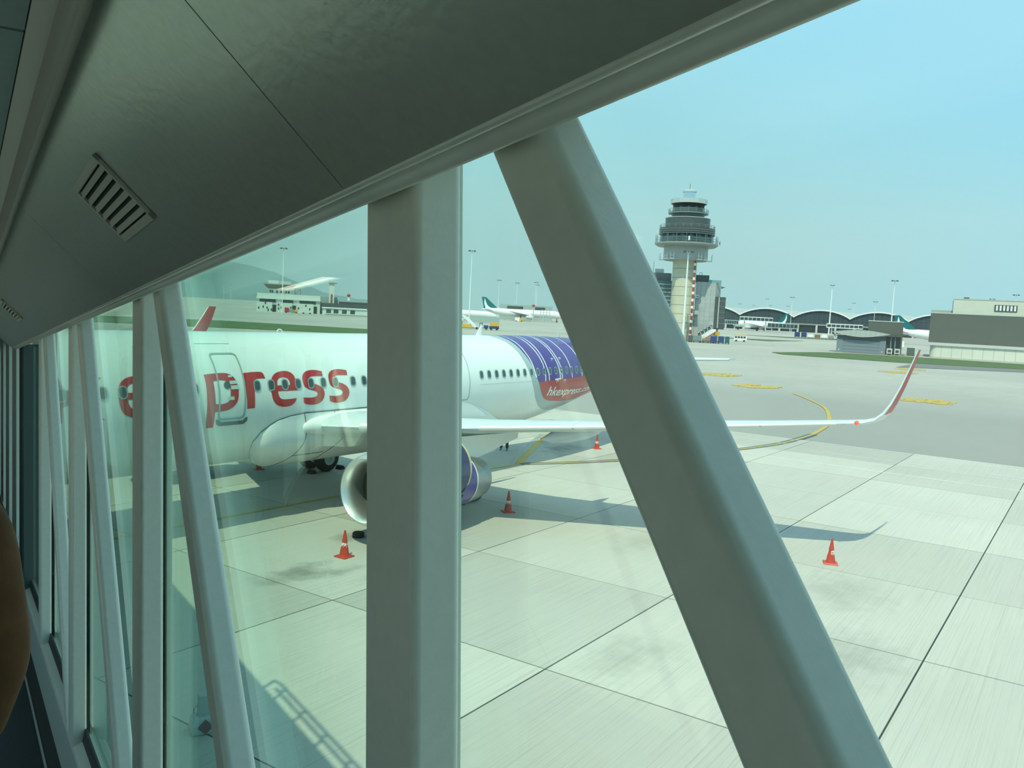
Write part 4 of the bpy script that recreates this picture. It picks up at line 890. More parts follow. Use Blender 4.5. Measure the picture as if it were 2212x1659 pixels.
# ------------------------------------------------------------------ floodlight masts
def mast(x, y, h, label, n=0, lean=0, thick=.28):
    z0 = zg(x, y); t = thing('floodlight_mast', label, 'mast', (x, y, z0), math.atan2(y - EYE.y, x - EYE.x) - pi / 2, 'floodlight masts around the apron')
    if 'm' not in MM:
        MM['m'] = MB().tube([(0, 0, 0), (0, 0, 1)], [1, .5], 10).mesh('pole', STW, True)
        b = MB(); b.lathe([(-.1, .25), (0, .9), (.12, .9), (.3, .2)], 12); MM['r'] = b.mesh('head_frame', STEEL, True)
        b = MB(); b.box(-.38, .38, -.25, .25, -.28, .22); MM['l'] = b.mesh('lamp', DGREY)
    p = link('pole', MM['m'], t); p.scale = (thick, thick, h)
    link('head_frame', MM['r'], t, (0, 0, h - .1))
    for k in range(8): a = 2 * pi * k / 8; link('lamp', MM['l'], t, (1.5 * math.cos(a), 1.5 * math.sin(a), h + .1 + .12 * (k % 2)), a)
MM = {}
mast(273.41, 314.44, 32.0, 'tall pale floodlight mast before the white fire station block', thick=.30)
mast(321.4, 234.4, 35.3, 'tall pale floodlight mast just right of the widest post', thick=.32)
mast(258.0, 95.0, 30.3, 'tall pale floodlight mast directly in front of the control tower', thick=.45)
mast(724.4, 165.8, 40.5, 'tall pale floodlight mast before the vaulted terminal, right of the parked airliner', thick=.62)
mast(505, 76.4, 34.6, 'pale floodlight mast at the left edge of the grey hangar', thick=.4)
for i, (x, y, s) in enumerate([(1050, 359.9, 'just right of the tower'), (1013.3, 313.5, 'above the second vault from the tower, tallest there'), (1109.7, 362, 'low over the first roof valley'), (1075.4, 329.1, 'low over the second vault crown'), (752.1, 206.1, 'tall, over the second roof valley'),
                            (1083.6, 309.3, 'low over the second roof valley'), (1057.6, 224.2, 'over the third roof valley, left one'), (797.3, 146.3, 'over the fourth vault crown'), (1107.4, 240.7, 'lowest, over the third roof valley'),
                            (659.9, 42.6, 'over the white upper part of the grey hangar, left one'), (585.4, 22.9, 'over the hangar at the right edge of the picture'), (571.6, 394.8, 'beside the teal tail, left one of the gap'), (616, 406.6, 'in the middle of the gap by the diagonal brace'),
                            (596.2, 374.2, 'nearest the diagonal brace, upper one'), (648.8, 406.8, 'nearest the diagonal brace, lower one'), (889.7, 1172.3, 'far left, above the pale buildings'), (898.4, 1165.6, 'far left, shorter of two')]):
    d = math.hypot(x - EYE.x, y - EYE.y); h = {1: 35.1, 6: 35.1, 15: 26.5, 16: 24.5}.get(i, 33.2 - zg(x, y)); mast(x, y, h, 'distant floodlight mast ' + s, thick=.22)

# ------------------------------------------------------------------ minibus
def bus(o, yaw, L_, H_, label, top=YEL):
    t = site('minibus', label, 'bus', o, yaw)
    b = MB(); b.prism([(-L_ / 2, .35), (L_ / 2, .35), (L_ / 2, H_ * .72), (L_ / 2 - .15, H_ * .86), (-L_ / 2 + .35, H_ * .86), (-L_ / 2 + .1, H_ * .6)], 0, 2.0, 'xzy'); bevel(b.build('body', STW, t), .06)
    b = MB(); b.box(-L_ / 2 + .35, L_ / 2 - .12, .02, 1.98, H_ * .84, H_); bevel(b.build('roof', top, t), .1)
    wn = MB().box(0, L_ * .17, -.02, 0, H_ * .50, H_ * .78).mesh('window', PANEG)
    for k in range(4): link('window', wn, t, (-L_ / 2 + .42 + k * L_ * .215, 0, 0))
    ww = MB().lathe([(-.12, .03), (-.12, .36), (.12, .36), (.12, .03)], 14, 'y').mesh('wheel', RUBBER)
    for x in (-L_ * .3, L_ * .3): link('wheel', ww, t, (x, .05, .36)); link('wheel', ww, t, (x, 1.95, .36))
bus((326.0, 99.1, zg(326, 99)), -66, 5.2, 2.75, 'small white minibus with yellow roof driving behind the tower')
bus((392.0, 53.0, zg(392, 53)), -80, 8.0, 3.6, 'yellow roofed white bus between pavilion and grey hangar')

# ------------------------------------------------------------------ grey hangar on the right
hg = site('grey_hangar', 'long grey hangar with white rounded base and white upper block at the right edge', 'hangar', (281.69, 21.65, 0), -81.6)
HGY = mat('hangar_grey', (.125, .135, .12), .6, noise=.08, nscale=.3); HWH = mat('hangar_white', (.66, .68, .60), .7, noise=.08, nscale=.3)
MB().box(-1.0, 60, 0, 30, 4.6, 13.75).build('upper_wall', HGY, hg)
rb_ = [(1.9 - 1.9 * math.sin(a), 1.9 - 1.9 * math.cos(a)) for a in [pi / 2 * k / 6 for k in range(7)]]
MB().prism([(60, .3)] + [(x - .4, y + .3) for x, y in rb_] + [(-.4, 29), (60, 29)], 0, 4.2).build('rounded_base', HWH, hg, True, ang=40)
MB().box(-.9, 60, -.12, .3, 3.7, 4.6).build('white_string_course', LGREY, hg)
for x in [2.8 + 2.9 * k for k in range(19)]: MB().box(x, x + .06, .26, .3, .1, 3.7).build('base_joint', MGREY, hg)
MB().box(-1.05, 60, -.05, .2, 13.7, 14.0).build('parapet', LGREY, hg)
MB().box(5.2, 60, 6, 28, 13.75, 18.6).build('roof_block', HWH, hg)
MB().box(5.1, 60, 5.9, 6.1, 18.5, 18.8).build('roof_block_parapet', LGREY, hg)
b = MB(); b.box(16.6, 22.8, 5.85, 6.0, 15.2, 17.2); b.build('louvre_recess', DGREY, hg)
lv = MB().box(0, .55, 5.7, 5.88, 15.4, 17.0).mesh('louvre_post', STW)
for k in range(6): link('louvre_post', lv, hg, (17.0 + .98 * k, 0, 0))
MB().box(-1, 5.2, 12, 12.4, 13.75, 15.0).build('rear_parapet', mat('parapet_pink_grey', (.45, .43, .42), .7), hg)
b = MB(); b.box(8, 9.5, 8, 10, 18.8, 19.3); b.build('roof_plant', DGREY, hg)
# ------------------------------------------------------------------ pavilion with lens shaped roof
pv = site('pavilion', 'low grey pavilion with a lens shaped overhanging roof on the grass', 'building', (270.21, 39.93, 0), -77.7)
BLG = mat('blue_grey_wall', (.20, .245, .285), .5, noise=.06, nscale=1)
MB().box(-7.4, 6.9, .15, 8, 0, 5.4).build('rear_wall', mat('wall_slate', (.15, .18, .205), .6), pv)
for x0, x1 in ((-7.45, -5.6), (5.1, 6.95)): MB().box(x0, x1, -.15, .3, 0, 4.3).build('pier', BLG, pv)
MB().box(-7.3, 6.8, .05, .2, 4.2, 5.3).build('clerestory', mat('clerestory_glass', (.12, .14, .15), .3), pv)
sl_ = MB().box(-5.6, 5.1, -.04, .12, .02, .95).mesh('shutter_slat', BLG)
for k in range(4): link('shutter_slat', sl_, pv, (0, 0, .05 + 1.0 * k))
MB().box(-5.6, 5.1, .0, .15, 0, 4.1).build('shutter_groove', DARKC, pv)
top = [(-9.3 + 17.4 * k / 16, 6.3 + .95 * math.sin(pi * k / 16)) for k in range(17)]; bot = [(8.1 - 17.4 * k / 16, 6.3 - 1.25 * math.sin(pi * k / 16) + .0) for k in range(1, 16)]
MB().prism(top + bot, -1.2, -1.0, 'xzy').build('lens_fascia', mat('fascia_grey', (.42, .46, .45), .5), pv)
MB().prism([(x, z - .06) for x, z in top] + [(8.1, 6.1), (-9.3, 6.1)], -1.0, 11, 'xzy').build('roof_shell', LGREY, pv)
for k in range(1, 12): x = -9.3 + 17.4 * k / 12; h = math.sin(pi * k / 12); MB().box(x, x + .05, -1.23, -1.19, 6.3 - 1.2 * h, 6.3 + .9 * h).build('fascia_joint', MGREY, pv)
MB().box(8.0, 13.2, -1.0, 11, 6.0, 6.55).build('side_canopy', DGREY, pv)
MB().prism([(6.9, .3), (11.2, 4), (11.2, 9), (6.9, 9)], 0, 5.6).build('side_wall', DARKC, pv)
for x in (8.2, 9.4): MB().box(x, x + .3, .0, .3, 0, 6.0).build('canopy_post', BLG, pv)
b = MB(); b.tube([(-7.4, 0, 5.0), (-8.6, -.6, 5.9)], .1, 6); b.tube([(-7.4, 0, 4.3), (-8.9, -.6, 5.9)], .1, 6); b.build('roof_strut', DGREY, pv)
for x in (-6.7, 6.0): MB().lathe([(0, .01), (.05, .16)], 10, 'y', (x, -.2, .75)).build('wall_lamp', STW, pv)
for k, lab in enumerate(('cream air conditioning unit nearest the pavilion shutter', 'cream air conditioning unit farther along the pavilion side')):
    t = site('cooling_unit', lab, 'cooler', (270.21, 39.93, 0), -77.7, 'cooling units beside the pavilion')
    x = 7.3 + 2.2 * k; CRM = mat('cream_metal', (.58, .60, .53), .5)
    bevel(MB().box(x, x + 1.6, -1.2, -.2, .4, 2.0).build('casing', CRM, t), .05); MB().box(x + .3, x + 1.3, -1.23, -1.19, .75, 1.6).build('grille', DGREY, t)
    b = MB()
    for dx in (.05, 1.4): b.box(x + dx, x + dx + .15, -1.1, -.3, 0, .4)
    b.build('stand', CRM, t)
gb = site('grey_store', 'plain dark grey box building behind the pavilion roof', 'building', (270.21, 39.93, 0), -77.7)
MB().box(1.6, 12.3, 20, 32, 0, 10.4).build('wall', HGY, gb); MB().box(1.5, 12.4, 19.9, 32.1, 10.4, 10.7).build('parapet', LGREY, gb)
gn = site('generator_box', 'small green metal cabinet between pavilion and hangar', 'cabinet', (276.5, 33.0, 0), -79)
bevel(MB().box(5.2, 7.4, 0, 1.8, .15, 2.5).build('body', mat('cabinet_green', (.10, .15, .13), .5), gn), .05); MB().box(5.25, 7.35, .1, 1.7, 0, .15).build('plinth', MGREY, gn); MB().box(6.27, 6.31, -.02, 0, .3, 2.4).build('door_seam', DGREY, gn)
# ------------------------------------------------------------------ vaulted terminal
tm = site('terminal_building', 'long dark glazed terminal with white rimmed vaulted roofs in the distance', 'terminal', (805.3, 215.8, -.5), -73.8); tm.scale = (1.25, 1.25, 1.25)
ROOFG = mat('roof_grey', (.40, .43, .40), .6, vary=.05); TWALL = mat('terminal_glass', (.055, .075, .09), .2, spec=.6, noise=.3, nscale=.15)
SPN = 39.6
def vault(k):
    x0 = -42.1 - 2 * SPN + SPN * k; zb = 13.4 + .35 * max(0, k - 2); n = 14
    arc = [(x0 + SPN * j / n, zb + 5.6 * (1 - (2 * j / n - 1) ** 2) ** .9) for j in range(n + 1)]
    dx = 24; dep = 60; b = MB(); vs = []
    for x, z in arc: vs.append((x, 0, z + .55)); vs.append((x + dx, dep, z + .3))
    b.add(vs, [(2 * j, 2 * j + 1, 2 * j + 3, 2 * j + 2) for j in range(n)]); b.build('roof_vault', ROOFG, tm, True, fix=False)
    b = MB(); b.prism(arc + [(x, z + .9) for x, z in arc[::-1]], -.8, .4, 'xzy'); b.build('vault_rim', STW, tm)
    b = MB(); b.prism(arc + [(x0 + SPN, 9.2), (x0, 9.2)], .3, .8, 'xzy'); gw = b.build('glass_wall', TWALL, tm)
    b = MB()
    for j in range(1, 12):
        u = j / 12; x = x0 + SPN * u; b.box(x, x + .14, .2, .3, 9.2, zb + 5.6 * (1 - (2 * u - 1) ** 2) ** .9)
    for z in (11.2, 13.2, 15.2, 17.2):
        q = max(0, 1 - max(0, (z - zb) / 5.6) ** 1.11) ** .5 if z > zb else 1; b.box(x0 + SPN / 2 - SPN / 2 * q, x0 + SPN / 2 + SPN / 2 * q, .2, .3, z, z + .14)
    mg = b.build('mullion_grid', mat('mullion_grey', (.11, .14, .155), .5), gw); mg['kind'] = 'stuff'
for k in range(7): vault(k)
MB().box(-125, 156, -1.5, .6, 8.4, 9.4).build('eaves_beam', MGREY, tm); MB().box(-125, 156, 3, 8, -1, 8.6).build('lower_wall', mat('lower_wall', (.13, .15, .155), .5), tm)
cm = MB().tube([(0, 0, -1), (0, 0, 8.6)], .8, 10).mesh('column', LGREY)
for k in range(22): link('column', cm, tm, (-118 + 13.2 * k, -1, 0))
def jetty(name, label, o, yaw, L_, z0, z1, m=STW):
    t = site(name, label, 'bridge', o, yaw); MB().box(0, L_, 0, 3, z0, z1).build('tunnel', m, t)
    g_ = MB().box(0, L_ / 8 - .3, -.05, 0, z0 + .6, z1 - .6).mesh('window', TGL)
    for k in range(8): link('window', g_, t, (L_ / 8 * k + .15, 0, 0))
    for x in (L_ * .15, L_ * .8): MB().tube([(x, 1.5, -1), (x, 1.5, z0)], .5, 8).build('leg', LGREY, t)
jetty('boarding_jetty', 'pale glazed boarding jetty right of the parked airliner', (640, 190, 1.6), -72, 22, 4.2, 8.2, mat('jetty_grey', (.38, .44, .45), .5))
jetty('boarding_jetty', 'white boarding jetty sloping above the pavilion roof', (611, 138.5, 1.6), -66, 24, 6.5, 9.6)
jetty('boarding_jetty', 'white boarding jetty behind the tail of the parked airliner', (668, 222, 2.4), -63, 26, 8.0, 11.5)
jetty('boarding_jetty', 'pale jetty head beside the dark edge of the tower block', (668, 238, 2.4), -73, 14, 4.5, 8.2, mat('jetty_grey', (.38, .44, .45), .5))

# ------------------------------------------------------------------ other airliners (white, teal fins with a white brushed wing)
TEAL = mat('fin_teal', (.012, .14, .16), .4)
def jet(label, o, yaw, L_, mirror=False, wings=True, gear=True):
    "side on; nose towards -x locally unless mirrored; built at real size"
    t = site('parked_airliner', label, 'aircraft', o, yaw); sg = -1 if mirror else 1; R_ = L_ * .044; zc = R_ * 2.05
    pr = [(-.5, .02), (-.49, .30), (-.47, .58), (-.44, .82), (-.40, .96), (-.36, 1), (.20, 1), (.30, .86), (.38, .62), (.45, .34), (.49, .12), (.5, .04)]
    secs = []
    for u, r in pr:
        lift = max(0, u - .2) / .3 * R_ * .62 - max(0, -.36 - u) / .14 * R_ * .35
        secs.append([(sg * u * L_, R_ * r * math.cos(2 * pi * j / 24), zc + lift + R_ * r * math.sin(2 * pi * j / 24)) for j in range(24)])
    MB().loft(secs).build('fuselage', STW, t, True, ang=60)
    F_ = [(.30, 0), (.455, 1.0), (.505, 1.0), (.475, 0.0)]; fh = L_ * .135; z0 = zc + R_ * .78
    b = MB(); P_ = [(sg * u * L_, z0 + v * fh) for u, v in F_]; b.prism(P_, -.25, .25, 'xzy'); fn = b.build('tail_fin', TEAL, t)
    sw = [(.352, .04), (.40, .10), (.435, .30), (.455, .62), (.468, .92), (.474, .60), (.468, .30), (.455, .12), (.46, .02), (.43, .03), (.425, -.02), (.395, .05)]
    for yy in (-.30, .26): b = MB(); b.prism([(sg * u * L_, z0 + v * fh) for u, v in sw], yy, yy + .04, 'xzy'); b.build('brush_wing', STW, fn)
    for s in (-1, 1):
        b = MB(); b.loft([[(sg * (.36 + c) * L_, s * y, zc + R_ * .3 + z + dz) for c, dz in ((0, 0), (w_ * .5, .25), (w_, 0), (w_ * .5, -.2))] for y, c0, w_, z in ((R_ * .3, 0, .10, 0), (L_ * .15, 0, .0, 0))][:1] + [[(sg * (.42 + c) * L_, s * L_ * .15, zc + R_ * .3 + 1.1 + dz) for c, dz in ((0, 0), (.02, .1), (.04, 0), (.02, -.1))]]); b.build('tailplane', STW, t)
        if wings:
            b = MB(); b.loft([[(sg * (-.10 + c) * L_, s * R_ * .6, zc - R_ * .55 + dz) for c, dz in ((0, 0), (.08, .8), (.19, 0), (.08, -.7))], [(sg * (.02 + c) * L_, s * L_ * .20, zc - R_ * .1 + dz) for c, dz in ((0, 0), (.04, .4), (.09, 0), (.04, -.3))], [(sg * (.14 + c) * L_, s * L_ * .46, zc + R_ * .35 + dz) for c, dz in ((0, 0), (.015, .12), (.03, 0), (.015, -.1))]]); b.build('wing', STW, t, True, ang=60)
            b = MB(); ec = zc - R_ * 1.05; er = L_ * .024
            b.lathe([(-.5 * er, er * .75), (-1.6 * er, er * .95), (-1.4 * er, er * 1.08), (0, er * 1.1), (1.6 * er, er * .85), (2.3 * er, er * .6), (2.3 * er, .05)], 20, 'x', (sg * -.085 * L_, s * L_ * .15, ec))
            if mirror: b.v = [(2 * sg * -.085 * L_ - x, y, z) for x, y, z in b.v]
            b.build('engine', LGREY, t, True)
    if gear:
        for x, y in ((-.4, 0), (.03, -L_ * .08), (.03, L_ * .08)):
            b = MB(); b.tube([(sg * x * L_, y, .6), (sg * x * L_, y, zc - R_ * .6)], .3, 8); b.lathe([(-.6, .05), (-.6, .65), (.6, .65), (.6, .05)], 14, 'y', (sg * x * L_, y, .65)); b.build('landing_gear', DGREY, t)
jet('white airliner with teal fin parked before the vaulted terminal', (704, 217.5, 2.5), -71.6 - 42, 60)
jet('white airliner behind the pavilion, only tail and rear body in view', (498.7, 43.4, 1.1), -82.7 - 4, 60, mirror=True)
jet('nearer far white airliner, nose just right of the widest post', (376.5, 285.7, .9), -51.9, 47, mirror=True)
jet('farther white airliner with teal fin behind the nearer one, right of the widest post', (499.1, 320.8, 1.7), -56.4, 60, mirror=True)
# ------------------------------------------------------------------ pale fire station on the left
fs_ = site('fire_station', 'long white airport building with glazed lookout cabin, left of the widest post', 'building', (289.78, 352.91, zg(289.8, 352.9) - .3), -39.2)
FW = mat('station_white', (.66, .70, .66), .7, noise=.06, nscale=.3)
MB().box(-.4, 33, 3, 16, 0, 10.1).build('main_wall', FW, fs_); MB().box(-.8, 33.2, 2.2, 3.2, 7.1, 7.9).build('canopy_edge', FW, fs_)
for x0, x1 in ((1.0, 9.4), (12.3, 18.6), (22, 30.6)): MB().box(x0, x1, 2.7, 3.05, 5.5, 7.1).build('window_strip', PANEG, fs_)
for x0, x1 in ((-.5, 7.6), (9.9, 18.0), (20.4, 29.4)): MB().box(x0, x1, 0, 3.2, 0, 5.4).build('garage_bay', FW, fs_)
wq = MB().box(0, .7, -.05, .02, 0, 1.2).mesh('window', PANEG); dq = MB().box(0, 1.8, 2.9, 3.02, 0, 4.2).mesh('doorway', PANEG)
for x, z in ((.3, 1.6), (2.6, 2.2), (4.6, 1.8), (5.2, .6), (6.9, .8), (3.7, 4.2), (10.6, 1.6), (10.5, 3.6), (12, 2.2), (17, 2.4), (21, 2.2), (24.9, 3.8), (27, 2)): link('window', wq, fs_, (x, 0, z))
for x in (7.9, 18.3, 29.6): link('doorway', dq, fs_, (x, 0, 0))
MB().box(5.2, 17.2, 5, 13, 10, 12.9).build('tower_base', FW, fs_)
for x in (6.1, 7.2, 9.6, 11.8, 14.4, 15.8): MB().box(x, x + .75, 4.9, 5.02, 10.6, 12.0).build('window', PANEG, fs_)
b = MB(); b.loft([[(5.6, 5, 12.8), (16.8, 5, 12.8), (16.8, 13, 12.8), (5.6, 13, 12.8)], [(4.4, 4, 13.5), (18.4, 4, 13.5), (18.4, 14, 13.5), (4.4, 14, 13.5)], [(3.0, 2.8, 15.0), (19.6, 2.8, 15.0), (19.6, 15, 15.0), (3.0, 15, 15.0)]]); b.build('lookout_glass', mat('lookout_glass', (.12, .14, .13), .3), fs_)
MB().box(2.8, 19.8, 2.6, 15.2, 15.0, 15.5).build('lookout_roof', MGREY, fs_); MB().box(5.3, 10.9, 5, 12, 15.5, 17.3).build('roof_box', FW, fs_); MB().box(10.9, 17.2, 5.5, 12, 15.5, 17.0).build('roof_box', LGREY, fs_)
MB().box(33, 42.9, 10.2, 18, 0, 10.0).build('side_wing', mat('wing_grey_wall', (.34, .40, .40), .7), fs_)
b = MB()
for x in (19.6, 22.4):
    b.tube([(x, 6, 10), (x, 6, 13.6)], .18, 6)
b.box(19.4, 22.6, 5.8, 6.2, 13.2, 13.6); b.tube([(19.6, 6, 10), (22.4, 6, 13.3)], .1, 6); b.build('roof_frame', mat('frame_red', (.42, .16, .14), .6), fs_)
dt = site('drill_tower', 'slim pale tower with open top deck beside the white airport building', 'tower', (289.78, 352.91, zg(289.8, 352.9) - .3), -39.2)
MB().box(38.0, 40.8, 6.8, 9.4, 0, 17.4).build('shaft', FW, dt); MB().box(38.9, 39.9, 6.7, 6.82, 4, 11.5).build('rust_strip', mat('rust', (.30, .12, .06), .8), dt)
MB().box(37.6, 42.2, 6.2, 10, 17.4, 17.9).build('deck', MGREY, dt); b = MB()
for x in (37.7, 39.1, 40.6, 42.0): b.box(x, x + .12, 6.2, 6.3, 17.9, 19.3)
b.box(37.6, 42.2, 6.2, 6.3, 19.2, 19.35); b.box(38.2, 40.4, 7, 9.2, 17.9, 20.2); b.build('deck_rail', LGREY, dt)
ls = site('low_shed', 'long low shed with dark roof at the left edge of the widest post', 'building', (289.78, 352.91, zg(289.8, 352.9) - 1.0), -39.2)
MB().box(34.2, 60, -2, 5.8, 0, 4.6).build('wall', FW, ls); MB().box(34, 60.5, -2.3, 6.2, 5.0, 7.2).build('dark_roof', DARKC, ls); MB().box(33.8, 58, -2.5, 6, 4.4, 5.0).build('white_eaves', STW, ls)
MB().box(43, 64, 7, 14, 0, 9.2).build('rear_hall', mat('rear_hall', (.42, .47, .46), .6), ls); MB().box(43.5, 64, 6.8, 7.0, 6.8, 8.4).build('rear_glass', DARKC, ls)
for x in (36, 40, 44.5, 49): MB().box(x, x + 2.6, -2.05, -2.0, 1.8, 3.9).build('window', TGL, ls)
wl_ = MB().box(35.2, 62, -9, -8.6, 0, 1.9).build('blast_wall', mat('wall_dark_concrete', (.17, .18, .165), .8), None); wl_.location = (289.78, 352.91, zg(289.8, 352.9) - 1.6); wl_.rotation_euler = (0, 0, rad(-39.2)); wl_.name = 'boundary_wall'; tag(wl_, 'low dark concrete wall before the long low shed', 'wall')
def vehicle(name, label, cat, o, yaw, parts):
    t = site(name, label, cat, o, yaw)
    for nm, bx_, m in parts: bevel(MB().box(*bx_).build(nm, m, t), .05)
    ww = MB().lathe([(-.15, .03), (-.15, .45), (.15, .45), (.15, .03)], 12, 'y').mesh('wheel', RUBBER); xs_ = [bx_[0] for _, bx_, _ in parts] + [bx_[1] for _, bx_, _ in parts]
    for x in (min(xs_) + .8, max(xs_) - .8): link('wheel', ww, t, (x, 0, .45))
fz = zg(285, 345) - .2
vehicle('fire_truck', 'red truck parked in front of the white airport building', 'truck', (283, 344, fz), -39.2, [('cab', (13.4, 15.6, 0, 2.4, .5, 3.0), RED2), ('body', (15.7, 18.4, 0, 2.4, .5, 2.2), MGREY), ('yellow_locker', (18.5, 20.2, 0, 2, .5, 2.0), YEL)])
vehicle('tow_tractor', 'pale flat tow tractor on the far apron by the white building', 'tractor', (281, 342, fz), -39.2, [('chassis', (22.5, 27.5, 0, 2, .4, .8), LGREY), ('seat_back', (24.6, 25.2, .3, 1.7, .8, 1.7), LGREY)])
vehicle('stairs_truck', 'white mobile boarding stairs truck just right of the widest post', 'truck', (248.7, 173, 0), -53.6, [('yellow_base', (-9.5, -3.8, 0, 2.4, .5, 1.7), YEL), ('chassis', (-9.5, -1.0, .1, 2.3, .35, .6), DGREY)])
t_ = [o for o in bpy.data.objects if o.name.startswith('stairs_truck')][0]
b = MB(); b.prism([(-7.6, 4.0), (-7.6, 4.6), (-5.5, 4.6), (-1.0, .5), (-2.4, .4), (-6, 3.6)], .2, 2.2, 'xzy'); b.build('stair_flight', STW, t_)
MB().box(-9.3, -7.0, .2, 2.2, 3.0, 4.7).build('platform', STW, t_)
b = MB(); b.tube([(-7.4, 1.2, .6), (-7.4, 1.2, 4)], .2, 6); b.tube([(-4.0, 1.2, .6), (-4.4, 1.2, 3)], .15, 6); b.build('stair_support', LGREY, t_)
vehicle('tow_tug', 'grey ground power cart between stairs truck and yellow loader', 'cart', (248.7, 173, 0), -53.6, [('frame', (-.9, .6, .2, 1.8, .4, 1.0), MGREY), ('canopy', (-.9, .5, .3, 1.7, 2.3, 2.6), DGREY), ('posts', (-.8, -.6, .4, .6, .9, 2.4), DGREY), ('rear_posts', (.2, .4, .4, .6, .9, 2.4), DGREY), ('tank', (.8, 2.6, .2, 1.8, .5, 1.7), BLUE)])
vehicle('cargo_loader', 'yellow and navy cargo loader on the far taxiway edge', 'loader', (248.7, 173, 0), -53.6, [('lower_body', (2.9, 6.7, 0, 2.6, .5, 1.5), BLUE), ('yellow_body', (3.2, 6.7, .1, 2.5, 1.5, 2.9), YEL)])
# distant apron clutter behind the brace gap
bh = site('far_hall', 'low pale far hall with dark glazing strips behind the parked engines', 'building', (469.24, 293.42, 1.2), -57)
MB().box(-25, 14.5, 72, 90, -1, 12).build('wall', mat('hall_grey', (.36, .42, .42), .7), bh)
for x0, x1 in ((-19.5, -7.6), (1.5, 9)): MB().box(x0, x1, 71.8, 72.1, 8.5, 10.9).build('window_strip', DARKC, bh)
vehicle('fuel_bowser', 'white and yellow bowser in the gap beside the diagonal brace', 'truck', (469.24, 293.42, 1.2), -57, [('tank', (-11.8, -8.6, 0, 2.4, .5, 2.8), STW), ('yellow_cab', (-8.5, -6.4, 0, 2.4, .5, 2.6), YEL)])
sd = site('steel_gantry', 'grey lattice steel gantry half hidden by the diagonal brace', 'gantry', (469.24, 293.42, 1.2), -57)
b = MB()
for x in (5, 7, 9, 11): b.box(x, x + .4, 0, .4, 0, 8.5)
for z in (3, 5, 7, 8.3): b.box(5, 11.4, 0, .4, z, z + .35)
b.build('frame', STEEL, sd)
bp_ = site('red_beacon_post', 'slim post topped by a red ball beacon before the far hall', 'beacon', (469.24, 293.42, 1.2), -57)
MB().tube([(.2, 2, 0), (.2, 2, 10.6)], .35, 8).build('post', LGREY, bp_); MB().lathe([(-.9, .1), (-.5, .9), (.1, 1.1), (.6, .8), (.9, .1)], 12, 'z', (.2, 2, 11.3)).build('ball', RED2, bp_, True)
b2_ = site('red_beacon_post', 'short post with red ball beacon over the long low shed', 'beacon', (289.78, 352.91, .6), -39.2)
MB().box(48.3, 49.5, 8, 9, 8.47, 10.6).build('post', STW, b2_); MB().lathe([(-1, .1), (-.5, .95), (.2, 1.1), (.7, .8), (1.0, .1)], 12, 'z', (48.9, 8.5, 11.3)).build('ball', RED2, b2_, True)
fc = site('mesh_fence', 'tall grey mesh screen under the far white airliner', 'fence', (370.88, 260, .6), -53.9)
fpm = MB().box(0, 1.3, -.05, .05, 0, 3.4).mesh('mesh_panel', mat('fence_grey', (.34, .42, .43), .7))
for k in range(12): link('mesh_panel', fpm, fc, (-9 + 1.36 * k, 0, 0))
# service vehicles before the terminal
random.seed(11)
names = [('cargo_cart', 'navy blue', BLUE), ('cargo_cart', 'navy blue', BLUE), ('cargo_cart', 'white', STW), ('cargo_cart', 'rust brown', mat('rust_brown', (.26, .13, .08), .7)), ('cargo_cart', 'white', STW), ('cargo_cart', 'grey', MGREY), ('cargo_cart', 'white', STW), ('cargo_cart', 'dark grey', DGREY), ('cargo_cart', 'white', STW), ('cargo_cart', 'grey', LGREY), ('cargo_cart', 'white', STW)]
for k, (nm, c, m) in enumerate(names):
    t = site(nm, 'row of service carts before the terminal: %s cart, place %s from the parked airliner' % (c, ('first', 'second', 'third', 'fourth', 'fifth', 'sixth', 'seventh', 'eighth', 'ninth', 'tenth', 'eleventh')[k]), 'cart', (520 + .6 * k, 134 - 3.9 * k, 1.2), -73, 'service carts before the terminal')
    h = 2.7 if k < 2 else random.uniform(1.2, 2.2)
    MB().box(0, 3.1, 0, 1.8, .45, .45 + h).build('load', m, t); MB().box(-.1, 3.3, -.05, 1.85, .25, .45).build('deck', DGREY, t)
    for x in (.5, 2.6): MB().lathe([(-.1, .02), (-.1, .25), (.1, .25), (.1, .02)], 8, 'y', (x, 0, .25)).build('wheel', RUBBER, t)
# hazy far ridge
HILL = mat('far_ridge', (.06, .11, .055), .95, noise=.12, nscale=.004)
random.seed(5)
def ridge(a0, a1, R, hs, name, label):
    vs = []; fs = []; n = 60
    for j in range(n + 1):
        u = j / n; a = rad(a0 + (a1 - a0) * u); f = u * (len(hs) - 1); k = min(int(f), len(hs) - 2); s = f - k; s = s * s * (3 - 2 * s)
        h = hs[k] + (hs[k + 1] - hs[k]) * s + 6 * math.sin(j * .9) + 4 * math.sin(j * 2.3)
        for q, (dr, hh) in enumerate(((0, -5), (300, h * .55), (650, max(1, h)), (1500, -5))): vs.append((EYE.x + (R + dr) * math.sin(a), EYE.y + (R + dr) * math.cos(a), hh))
    for j in range(n):
        for q in range(3): fs.append((4 * j + q, 4 * j + q + 1, 4 * j + 4 + q + 1, 4 * j + 4 + q))
    o = MB().add(vs, fs).build(name, HILL, None, True, fix=False); tag(o, label, None, None, 'structure')
ridge(5, 50, 5200, [40, 160, 260, 330, 390, 330, 220, 60, 10], 'hills', 'faint blue green hills beyond the airfield')

